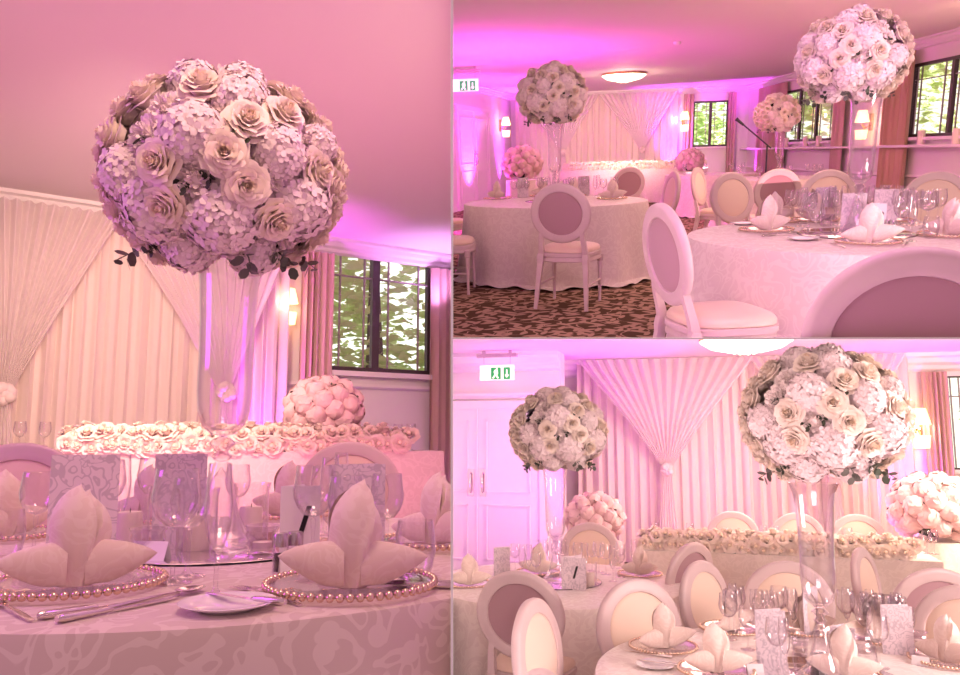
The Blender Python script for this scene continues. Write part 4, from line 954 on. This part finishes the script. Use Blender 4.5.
# panelled door on the left wall
def door(r, base, w_, h_, name, leaves=1, handle_side=1):
    root = link(name, MB().box(0, w_, -0.04, 0, 0, h_).mesh('door', 'trim', False), r, None, r.M @ base); root['kind'] = 'structure'
    f = MB().box(-0.1, 0, -0.06, 0, 0, h_+0.1).box(w_, w_+0.1, -0.06, 0, 0, h_+0.1).box(0, w_, -0.06, 0, h_, h_+0.1)
    link('door_frame', f.mesh('door_frame', 'trim', False), r, root)
    lw = w_/leaves
    for k in range(leaves):
        x0 = k*lw
        pn = MB()
        for z0, z1 in ((0.15, 0.85), (1.0, h_-0.15)):
            for (a0, a1_, b0, b1) in ((0.12, 0.14, z0, z1), (lw-0.14, lw-0.12, z0, z1), (0.12, lw-0.12, z0, z0+0.02), (0.12, lw-0.12, z1-0.02, z1)):
                pn.box(x0+a0, x0+a1_, -0.055, -0.04, b0, b1)
        if k: pn.box(x0-0.008, x0+0.008, -0.05, -0.04, 0, h_)
        link('panel_moulding', pn.mesh('panel_moulding', 'trim', False), r, root)
        hx = x0+lw-0.08 if (k == 0 and leaves == 2) or (leaves == 1 and handle_side > 0) else x0+0.08
        hp = link('push_plate', MB().box(hx-0.04, hx+0.04, -0.046, -0.04, 0.95, 1.3).mesh('push_plate', 'steel', False), r, root)
        link('door_handle', MB().tube([(hx, -0.046, 1.0), (hx, -0.09, 1.02), (hx, -0.09, 1.23), (hx, -0.046, 1.25)], 0.01, 8).mesh('door_handle', 'steel'), r, hp)
    return root
door(R2, Matrix.Translation((-5.3, 16.9, 0)) @ Matrix.Rotation(PI/2, 4, 'Z'), 2.5, 2.2, 'door_1', 2)
put(EXIT, R2, D(R2, 462, 62, 15.6)*1.0, 0.0, 'hanging green and white exit sign above the door of the upper right view', s=0.95)
sg = [o for o in COL.objects if o.name.startswith('exit_sign')][-1]
pe = D(R2, 464, 70, 14.5); sg.matrix_basis = R2.M @ T(pe.x, pe.y, Z2, 0.25, 1.0)
pl = G(R2, 624, 73, Z2); put(CEIL, R2, (pl.x, pl.y, Z2), 0, 'lit round crystal ceiling light of the upper right view')
light(R2, 'POINT', (pl.x, pl.y, Z2-0.32), (0, 0, 0), 40, (1, 0.75, 0.5), 0.2)
pl = G(R2, 677, 42, Z2); single('smoke_detector', MB().lathe([(0, 0), (0.06, 0), (0.06, -0.025), (0.04, -0.045), (0, -0.05)], 20).mesh('smoke_detector', 'card'), R2, 'small white smoke detector on the ceiling of the upper right view', 'smoke detector', (pl.x, pl.y, Z2))
uplight(R2, (-5.05, 13.2), 500, 'uplighter washing magenta on the left wall by the door, upper right view', MAG, 0.2, (-.02, 0.02, 1), 1.3)
uplight(R2, (-4.85, 17.6), 700, 'uplighter by the panelled double door, upper right view', (0.85, 0.05, 0.9), 0.2, (-.12, 0.0, 1), 1.6)
uplight(R2, (-5.0, 20.6), 620, 'uplighter at the left end of the upper right view drape', MAG, 0.2, (-.02, 0.02, 1), 1.2)
p = Wl(R2, 677, 147, A2, B2, 0.5); uplight(R2, (p.x, p.y), 620, 'uplighter at the right end of the upper right view drape', MAG, 0.2, (0.0, 0.04, 1), 1.2)
p = Wl(R2, 745, 147, A2r, B2r, 0.4); uplight(R2, (p.x, p.y), 620, 'uplighter at the foot of the magenta pier right of the far window', MAG, 0.2, (0.03, 0.02, 1), 1.2)
# ledge candles
for px, lb in ((786, 'cream pillar candle on the window ledge, leftmost of the upper right view row'), (805, 'cream pillar candle on the ledge, second from the left'), (818, 'cream pillar candle on the ledge just left of the near vase'), (920, 'cream pillar candle on the ledge right of the tan curtain'), (955, 'cream pillar candle on the ledge at the right edge of the upper right view')):
    p = Wl(R2, px, 150, A2r, B2r, 0.10); put(LEDGECANDLE, R2, (p.x, p.y, 1.18), 0, lb, 'pillar candles on the window ledge', s=1.0)
# head table
d2 = 19.0; xl = D(R2, 590, 165, d2).x; xr = D(R2, 708, 165, d2).x
xl = D(R2, 560, 165, d2).x
top_table(R2, (xl, d2), xr-xl, 0.75, 0, 0.78, 'cream cloth of the head table in the upper right view')
put(make_garland(xr-xl-0.2, 33), R2, (xl+0.1, d2+0.12, 0.78), 0, 'garland of cream roses along the head table of the upper right view')
for px, d, lb, h_ in ((522, 11.5, 'round peony arrangement on a plinth left of the round table, upper right view', 0.84), (690, 17.5, 'round peony arrangement at the right end of the head table, upper right view', 0.72)):
    p = D(R2, px, 158, d); plinth(R2, (p.x, p.y, 0), h_, 0.24, 'cream draped plinth under the '+('left' if px < 600 else 'right')+' peony arrangement of the upper right view')
    put(LOWBALL, R2, (p.x, p.y, h_+0.22), 0, lb, s=1.05)
for k, px in enumerate((577, 590, 604, 640, 655, 668)):
    p = D(R2, px, 162, d2+0.5); put(WINE, R2, (p.x, p.y, 0.78), 0, 'small wine glass, '+ORD[k]+' from the left behind the upper right garland', 'wine glasses on the upper right view head table')
# left round table
c2 = D(R2, 555, 195, 7.96); RT2 = 0.93
def cloth_set(r, c, R_, seed, lb, vase_lb=None, globe_lb=None, gpx=None, gs=1.0, globe=None, rot=0):
    put(make_table(R_), r, (c.x, c.y, 0), 0, 'round table under the '+lb)
    single('tablecloth', make_cloth(R_, 0.75, seed, 'satin'), r, lb, 'tablecloth', (c.x, c.y, 0))
    if vase_lb:
        put(MIRROR, r, (c.x, c.y, TZ), 0, 'mirror plate under the '+vase_lb)
        put(VASE, r, (c.x, c.y, TZ+0.0062), 0, vase_lb)
        pg = D(r, gpx[0], gpx[1], c.y); put(globe or GLOBE, r, (pg.x, pg.y, pg.z), rot, globe_lb, s=gs)
cloth_set(R2, c2, RT2, 2, 'floor-length cloth on the left table of the upper right view', 'tall vase on the left round table of the upper right view', 'globe of pale flowers on the left table of the upper right view', (552, 95), 0.98, GLOBE2, 0.4)
def chairs(r, lst, grp):
    for px, d, rz, lb in lst:
        py = (147 if r is R2 else 438)+(r.h-0.75)*F/d; p = D(r, px, py, d); put(CHAIR, r, (p.x-0.26*math.sin(rz), p.y+0.26*math.cos(rz), 0), rz, lb, grp)
chairs(R2, [(561, 6.1, -0.12, 'oval-backed chair pushed up to the front of the left round table, seen from behind'),
            (420, 6.8, -PI/2+0.15, 'chair cut by the left edge of the upper right view, seat towards the table'),
            (425, 8.9, -PI/2-0.3, 'far chair at the left edge of the upper right view, mostly out of sight'),
            (670, 8.6, PI/2+0.35, 'chair at the right side of the left round table with a peach seat, facing left'),
            (628, 11.3, 0.5, 'small mauve-backed chair behind the left round table, before the head table'),
            (669, 3.65, -1.12, 'large chair seen sideways from behind in the middle of the upper right view'),
            (908, 2.05, 0.05, 'nearest chair, cropped at the lower right of the upper right view, seen from behind'),
            (733, 7.8, -2.5, 'cream-padded chair at the back left of the near round table, facing the camera'),
            (777, 8.8, 0.2, 'mauve-backed chair behind the near round table, left of the near vase'),
            (829, 8.0, PI, 'chair directly behind the near vase of the upper right view'),
            (936, 6.9, PI-0.2, 'peach-padded chair behind the near round table at the right edge'),
            (700, 10.2, -1.9, 'slim side-on chair left of the near round table, further back')], 'oval-backed chairs of the upper right view')
# far round table with small globe, microphone
c3 = D(R2, 778, 175, 13.0)
cloth_set(R2, c3, 0.9, 3, 'cloth of the distant round table under the smallest flower globe', 'tall vase of the smallest, most distant flower globe', 'small peach-toned flower globe in front of the middle window', (777, 114), 0.95, GLOBE, 0.8)
p = D(R2, 767, 150, 11.3); put(make_mic(), R2, (p.x, p.y, 0), -0.1, 'black microphone stand with boom beside the distant flower globe')
c4 = D(R2, 712, 168, 15.5); cloth_set(R2, c4, 0.85, 8, 'pale cloth of the distant table left of the microphone stand')
for k in range(7):
    a = k*0.9; put(WINE, R2, (c4.x+0.55*math.cos(a), c4.y+0.55*math.sin(a), TZ), 0, 'tiny wine glass, '+ORD[k]+' counting round the table left of the microphone stand', 'glasses on the distant table left of the microphone stand')
for k in range(9):
    a = k*0.7; put(WINE, R2, (c3.x+0.6*math.cos(a), c3.y+0.6*math.sin(a), TZ), 0, 'tiny wine glass, '+ORD[k]+' counting round the table of the small flower globe', 'glasses on the small-globe table')
# left table ware
def on2(pr, px, py, rz, lb, grp=None, s=1.0, dz=0.0): return on1(pr, px, py, rz, lb, grp, s, dz, R2, c2, RT2)
for k, (px, py, lb) in enumerate(((493, 199, 'left'), (560, 202, 'front middle'), (612, 199, 'right'), (530, 192, 'back left'), (588, 192, 'back right'))):
    on2(CHARGER, px, py, 0, CH+lb+' on the left round table of the upper right view'); on2(NAPK[k % 3], px, py, 0.3*(k-2), 'folded cream napkin '+lb+' on the left round table of the upper right view', dz=0.006)
on2(MENU, 509, 196, 0.5, 'menu card by the left napkin of the left round table, upper right view'); on2(MENU, 600, 193, -0.4, 'menu card by the right napkin of the left round table, upper right view')
rnd = random.Random(11)
crowd(on2, [(500+k*6+rnd.uniform(-2, 2), rnd.choice((193, 195, 197))) for k in range(20)], 'on the left table, upper right view', 'glasses on the left round table of the upper right view', 1)
# near right table
c5 = D(R2, 856, 228, 4.72); RT5 = 0.90
cloth_set(R2, c5, RT5, 5, 'satin cloth on the near round table of the upper right view', 'tall glass vase on the near table of the upper right view', 'large lilac-white flower globe at the top right of the upper right view', (852, 58), 0.80, GLOBE2, -0.2)
def on5(pr, px, py, rz, lb, grp=None, s=1.0, dz=0.0): return on1(pr, px, py, rz, lb, grp, s, dz, R2, c5, RT5)
for k, (px, py, rz, lb) in enumerate(((766, 231, 0.6, 'left front'), (868, 243, 0.0, 'front centre'), (742, 218, 0.8, 'far left'), (790, 214, 2.6, 'back left'), (950, 236, -0.9, 'right front'), (905, 214, 3.4, 'back right'))):
    on5(CHARGER, px, py, 0, CH+lb+' of the near table, upper right view'); on5(NAPK[(k+1) % 3], px, py, rz, 'napkin folded to a point, '+lb+' of the near table, upper right view', dz=0.006)
on5(SIDE, 803, 240, 0, 'white side plate left of the front centre charger, upper right view'); on5(KNIFE, 812, 239, 0.9, 'butter knife across the side plate of the near table, upper right view', dz=0.012, s=0.8)
on5(SIDE, 735, 224, 0, 'white side plate at the far left of the near table, upper right view')
on5(MENU, 852, 232, 0.05, 'lilac menu card left of the front centre napkin, near table of the upper right view', s=1.0); on5(MENU, 884, 226, -0.1, 'lilac menu card right of the near vase, upper right view', s=1.0)
on5(MENU, 812, 216, 0.1, 'menu card at the back left of the near table, upper right view')
on5(number_card('2', 0.085, 0.165), 876, 234, -0.1, 'table number card reading 2 on the near table of the upper right view')
on5(SALT, 892, 236, 0, 'salt shaker on the near table of the upper right view'); on5(PEPPER, 887, 235, 0, 'pepper shaker left of the salt on the near table of the upper right view')
on5(VOTIVE, 826, 226, 0, 'crystal votive left of the near vase, upper right view'); on5(VOTIVE, 872, 226, 0, 'crystal votive right of the near vase, upper right view')
for px, py, rz, pr, lb in ((779, 236, -1.1, KNIFE, 'table knife right of the left front charger'), (784, 234, -1.1, SPOON, 'spoon right of the left front charger'), (838, 246, 0.2, FORK, 'fork left of the front centre charger'), (905, 245, -0.3, KNIFE, 'table knife right of the front centre charger')):
    on5(pr, px, py, rz, lb+', near table of the upper right view', dz=0.001)
rnd = random.Random(12)
crowd(on5, [(rnd.choice([rnd.uniform(772, 838), rnd.uniform(868, 955)]), rnd.uniform(215, 230)) for k in range(32)], 'behind the front napkins, upper right view', 'glasses at the back of the near table, upper right view', 2)
for px, py, pr, lb in ((815, 240, WINE, 'wine glass standing between side plate and front centre charger'), (900, 238, BIGWINE, 'large wine glass right of the shakers'), (910, 241, FLUTE, 'champagne flute right of the large front glass'), (930, 238, TUMB, 'water tumbler near the right edge of the table')):
    on5(pr, px, py, 0, lb+', upper right view')

# =================================================================== ROOM 3 (lower right)
Z3 = 2.80
A3, B3 = (-4.6, 11.1), (4.4, 11.5)
L3, a3 = frame_of(A3, B3)
def S3(px): return on_wall(A3, B3, Wl(R3, px, 438, A3, B3))
wx = (S3(951), S3(985))
wall('wall_back', R3, A3, B3, -0.02, Z3, [(wx[0], wx[1], 1.30, 2.5)])
window(R3, A3, B3, wx[0], wx[1], 1.30, 2.5, (0.5,))
strip('trim_1', R3, A3, B3, Z3, [(o*1.6, u*1.6) for o, u in CORN])
# door wall, a little nearer
A3l, B3l = (-4.6, 9.9), (-1.78, 9.9)
wall('wall_left', R3, A3l, B3l, -0.02, Z3, [], 0.3); strip('trim_2', R3, A3l, B3l, Z3, [(o*1.6, u*1.6) for o, u in CORN]); strip('trim_3', R3, A3l, B3l, 2.28, [(0, 0), (0.07, 0), (0.07, -0.03), (0.03, -0.07), (0, -0.08)])
dd = door(R3, T(Wl(R3, 418, 470, A3l, B3l).x, 9.9, 0), 1.66, 2.08, 'door_2', 2)
struct('floor', MB().box(-4.6, 4.4, 1.6, 11.8, -0.05, 0), 'carpet', R3)
struct('ceiling', MB().box(-4.7, 4.5, 6.6, 11.8, Z3, Z3+0.08), 'ceiling', R3)
struct('ground', MB().box(0, 9, 11.8, 20, -0.1, -0.02), 'lawn', R3)
tree(R3, (5.3, 15.5, 0), 5, 2.0, 'green tree outside the window sliver at the right edge of the lower right view', 1500, 9)
p0 = Wl(R3, 578, 438, A3, B3, 0.2); dL = S3(907)-S3(578)
single('backdrop_drape', curtain_mesh(dL, 0.02, Z3-0.02, 30, 0.05, 'drape', 12), R3, 'pleated cream backdrop drape filling the back of the lower right view', 'drape', (p0.x, p0.y, 0), a3)
for (q0, q1, ap, zt, lb) in ((580, 752, 0.5, 1.28, 'sheer voile swag tied in a knot between the two flower globes, lower right view'), (752, 906, 0.5, 1.28, 'sheer voile swag behind the near flower globe, lower right view')):
    p = Wl(R3, q0, 438, A3, B3, 0.3); put(make_swag(S3(q1)-S3(q0), Z3-0.02, ap, zt, 0.05), R3, (p.x, p.y, 0), a3, lb)
p = Wl(R3, 925, 438, A3, B3, 0.14); single('curtain', curtain_mesh(S3(952)-S3(925), 0.05, Z3-0.25, 5, 0.05, 'curtain', 5), R3, 'rose curtain left of the window sliver, lower right view', 'curtain', (p.x, p.y, 0), a3)
p = Wl(R3, 916, 425, A3, B3, 0.0); put(SCONCE, R3, p, a3, 'lit wall lamp right of the drape in the lower right view', s=1.5); light(R3, 'POINT', (p.x, p.y-0.25, p.z), (0, 0, 0), 4, WARM, 0.05)
pe = D(R3, 497, 357, 9.5); put(EXIT, R3, (pe.x, pe.y, Z3), 0.0, 'hanging exit sign above the double door of the lower right view', s=0.86)
pl = D(R3, 746, 350, 8.9); put(CEIL, R3, (pl.x, pl.y, Z3), 0, 'lit round crystal ceiling light at the top of the lower right view', s=1.05)
light(R3, 'POINT', (pl.x, pl.y, Z3-0.35), (0, 0, 0), 22, (1, 0.75, 0.5), 0.2)
uplight(R3, (-1.55, 9.65), 260, 'uplighter at the corner between double door and drape, lower right view', MAG, 0.2, (0.0, 0.06, 1), 1.2)
p = Wl(R3, 912, 438, A3, B3, 0.45); uplight(R3, (p.x, p.y), 220, 'uplighter at the right end of the lower right view drape', MAG, 0.2, (0.0, 0.02, 1), 1.3)
# head table
d3 = 6.95; xl = D(R3, 640, 545, d3).x; xr = D(R3, 942, 545, d3).x
top_table(R3, (xl, d3), xr-xl, 0.75, 0, 0.75, 'cream cloth of the head table across the lower right view')
g0 = D(R3, 642, 530, d3).x; g1 = D(R3, 918, 530, d3).x
put(make_garland(g1-g0, 33), R3, (g0, d3+0.12, 0.75), 0, 'garland of cream roses along the head table of the lower right view')
for k, px in enumerate((655, 690, 763, 775, 838, 848, 926, 933)):
    p = D(R3, px, 530, d3+0.45); put(WINE, R3, (p.x, p.y, 0.75), 0, ORD[k]+' wine glass from the left behind the garland, lower right view', 'wine glasses on the lower right view head table')
for px, d, h_, R_, lb in ((594, 7.6, 0.72, 1.0, 'left'), (932, 8.1, 0.78, 1.3, 'right')):
    p = D(R3, px, 505, d); plinth(R3, (p.x, p.y, 0), h_, 0.26, 'draped plinth under the '+lb+' peony arrangement, lower right view')
    put(LOWBALL, R3, (p.x, p.y, h_+0.20*R_), 0, 'large round peony arrangement at the '+lb+' of the lower right view', s=R_)
c6 = D(R3, 556, 578, 5.3); RT6 = 0.84
cloth_set(R3, c6, RT6, 6, 'damask cloth on the left round table of the lower right view', 'tall vase on the left table of the lower right view', 'globe of cream flowers in front of the doors, lower right view', (558, 431), 0.93, GLOBE, 0.5)
c7 = D(R3, 822, 652, 3.5); RT7 = 0.90
cloth_set(R3, c7, RT7, 7, 'cloth of the near round table in the lower right view', 'tall vase of the near table, lower right view', 'largest white flower globe of the lower right view', (823, 417), 0.92, GLOBE, 0.0)
chairs(R3, [(521, 4.2, -0.08, 'mauve-backed oval chair at the front of the left round table, lower right view'),
            (541, 3.45, -1.75, 'slim side-on chair with cream pad left of the near table, lower right view'),
            (562, 2.45, -0.9, 'cropped chair top at the lower left of the lower right view'),
            (641, 4.05, -2.45, 'cream-padded chair facing right between the two round tables, lower right view'),
            (688, 5.6, 0.95, 'mauve-backed chair at the right side of the left round table, lower right view'),
            (707, 4.75, -2.1, 'tan-padded chair behind the near table left of its menu card, lower right view'),
            (788, 4.85, PI, 'cream-padded chair directly behind the near table, left of its vase'),
            (868, 5.6, -2.0, 'side-on chair right of the near vase before the head table'),
            (935, 4.9, 0.15, 'mauve-backed chair at the right edge of the lower right view'),
            (966, 4.3, 2.7, 'peach-padded chair cut by the right edge of the lower right view'),
            (590, 6.6, PI+0.1, 'chair behind the left round table by the left peony arrangement'),
            (733, 8.0, PI, 'chair behind the head table, leftmost of its row, lower right view'),
            (798, 8.0, PI, 'chair behind the head table, left of the near vase'),
            (858, 8.0, PI, 'chair behind the head table, right of the near vase')], 'oval-backed chairs of the lower right view')
def on6(pr, px, py, rz, lb, grp=None, s=1.0, dz=0.0): return on1(pr, px, py, rz, lb, grp, s, dz, R3, c6, RT6)
def on7(pr, px, py, rz, lb, grp=None, s=1.0, dz=0.0): return on1(pr, px, py, rz, lb, grp, s, dz, R3, c7, RT7)
for k, (px, py, rz, lb) in enumerate(((469, 585, 0.4, 'left'), (538, 573, 0.2, 'middle'), (640, 575, -0.4, 'right'))):
    on6(CHARGER, px, py, 0, CH+lb+' on the left round table, lower right view'); on6(NAPK[k], px, py, rz, 'folded cream napkin '+lb+' on the left round table, lower right view', dz=0.006)
on6(MENU, 502, 576, 0.3, 'pale menu card left on the left round table, lower right view', s=0.9); on6(number_card('1', 0.16, 0.20, 'menu'), 574, 590, -0.1, 'table number card reading 1 on the left round table, lower right view')
on6(HURR, 590, 586, 0, 'cream candle in a glass cylinder right of the number 1 card, lower right view')
rnd = random.Random(13)
crowd(on6, [(515+k*7, rnd.uniform(567, 584)) for k in range(18)], 'on the left table, lower right view', 'glasses on the left round table, lower right view', 3)
for k, (px, py, rz, lb) in enumerate(((663, 648, 0.5, 'left front'), (716, 672, 0.3, 'front left of centre'), (843, 678, 0.0, 'bottom centre'), (716, 622, 0.9, 'back left'), (800, 610, 3.1, 'back centre'), (905, 617, 3.6, 'back right'), (948, 662, -0.8, 'right edge'))):
    on7(CHARGER, px, py, 0, CH+lb+' of the near table, lower right view'); on7(NAPK[(k+2) % 3], px, py, rz, 'white folded napkin '+lb+' of the near table, lower right view', dz=0.006)
on7(MENU, 772, 661, 0.1, 'lilac menu card left of the near vase foot, lower right view', s=0.98); on7(MENU, 899, 655, -0.1, 'lilac menu card right of the near vase foot, lower right view', s=0.98); on7(MENU, 812, 632, 0.9, 'menu card standing sideways behind the near vase foot, lower right view')
on7(number_card('2', 0.10, 0.15, 'menu'), 844, 664, -0.1, 'table number card reading 2 on the near table, lower right view')
on7(PEPPER, 816, 672, 0, 'pepper shaker before the near vase, lower right view'); on7(SALT, 823, 672, 0, 'salt shaker right of the pepper before the near vase, lower right view')
on7(PLACE, 755, 673, 0.3, 'white tent place card before the lilac menu, lower right view', s=0.8); on7(PLACE, 921, 665, -0.4, 'white tent place card right of the right menu, lower right view', s=0.8)
on7(SIDE, 655, 667, 0, 'white side plate at the left rim of the near table, lower right view'); on7(KNIFE, 648, 655, 1.3, 'table knife at the left rim of the near table, lower right view', dz=0.001); on7(KNIFE, 657, 666, 1.35, 'butter knife across the left side plate, lower right view', dz=0.012, s=0.8); on7(FORK, 690, 630, 1.2, 'fork at the back left rim of the near table, lower right view', dz=0.001)
on7(VOTIVE, 800, 655, 0, 'crystal votive left of the near vase foot, lower right view'); on7(VOTIVE, 862, 652, 0, 'large crystal votive right of the near vase foot, lower right view', s=1.3); on7(VOTIVE, 935, 642, 0, 'crystal votive near the right edge of the lower right view')
rnd = random.Random(14)
crowd(on7, [(rnd.choice([rnd.uniform(722, 800), rnd.uniform(845, 955)]), rnd.uniform(618, 655)) for k in range(35)], 'mid near table, lower right view', 'glasses in the middle of the near table, lower right view', 4)
for px, py, pr, lb in ((778, 672, BIGWINE, 'large wine glass before the left lilac menu'), (786, 675, FLUTE, 'champagne flute before the left lilac menu'), (880, 668, BIGWINE, 'large wine glass left of the right menu'), (868, 674, TUMB, 'water tumbler right of the bottom centre napkin')):
    on7(pr, px, py, 0, lb+', lower right view')

# =================================================================== dividing partitions between the three rooms
def wedge(name, px0, px1, py0, py1, d0, d1, off=0.0):
    vs = []
    for d in (d0, d1):
        for px, py in ((px0, py0), (px1, py0), (px1, py1), (px0, py1)): vs.append(CAM+ray(px, py)*d)
    me = MB().add(vs, [(0, 1, 2, 3), (7, 6, 5, 4), (0, 4, 5, 1), (1, 5, 6, 2), (2, 6, 7, 3), (3, 7, 4, 0)]).mesh(name, 'divider', False)
    o = bpy.data.objects.new(name, me); COL.objects.link(o); o['kind'] = 'structure'; return o
wedge('wall_divider', 451.0, 453.0, -60, 760, 1.15, 26)
wedge('wall_shelf_divider', 453.0, 1060, 337.8, 339.3, 1.15, 26)

# =================================================================== trim what meets the partitions
bpy.context.view_layer.update()
def depth(o):
    n = 0
    while o.parent: o = o.parent; n += 1
    return n
objs = [o for o in list(COL.objects) if o.name in ROOM_OF and o.type == 'MESH']
kill = []
for o in objs:
    r = ROOM_OF[o.name]; mw = o.matrix_world
    cs = [mw @ Vector(c) for c in o.bound_box]
    for n in r.planes:
        ds = [(c-CAM).dot(n) for c in cs]
        if max(ds) <= 0.0: kill.append(o); break
        if min(ds) >= 0.0: continue
        if o.data.users > 1: o.data = o.data.copy()
        inv = mw.inverted(); co = inv @ CAM; no = (mw.to_3x3().transposed() @ n).normalized()
        bm = bmesh.new(); bm.from_mesh(o.data)
        res = bmesh.ops.bisect_plane(bm, geom=bm.verts[:]+bm.edges[:]+bm.faces[:], dist=1e-5, plane_co=co, plane_no=no, clear_inner=True)
        ed = [e for e in res['geom_cut'] if isinstance(e, bmesh.types.BMEdge) and e.is_valid and e.is_boundary]
        if ed and len(ed) < 400:
            try: bmesh.ops.holes_fill(bm, edges=ed, sides=0)
            except Exception: pass
        nf = len(bm.faces); bm.to_mesh(o.data); bm.free(); o.data.update()
        if nf == 0: kill.append(o); break
        cs = [mw @ v.co for v in o.data.vertices]
# what lies wholly outside the frame is left out
CI = RC.transposed()
def outside(cs):
    P = [CI @ (c-CAM) for c in cs]
    if all(-p.z > 0.05 for p in P):
        xs = [480+F*p.x/-p.z for p in P]; ys = [337.5-F*p.y/-p.z for p in P]
        return max(xs) < -8 or min(xs) > 968 or max(ys) < -8 or min(ys) > 683
    return False
kills = set(kill)
for o in objs:
    if o in kills or o.get('kind') == 'structure': continue
    if outside([o.matrix_world @ Vector(c) for c in o.bound_box]) : kills.add(o)
roots = [o for o in list(COL.objects) if o.name in ROOM_OF and o.parent is None]
def tree_of(o):
    out = [o]
    for c in o.children: out += tree_of(c)
    return out
dead = set()
for rt in roots:
    tr = tree_of(rt); ms = [o for o in tr if o.type == 'MESH']
    if all(o in kills for o in ms):
        dead.update(tr)
    else:
        for o in tr:
            if o in kills and all(c in kills for c in tree_of(o) if c.type == 'MESH') and o is not rt: dead.add(o)
for o in dead: bpy.data.objects.remove(o, do_unlink=True)
print('objects', len(COL.objects), 'removed', len(dead))
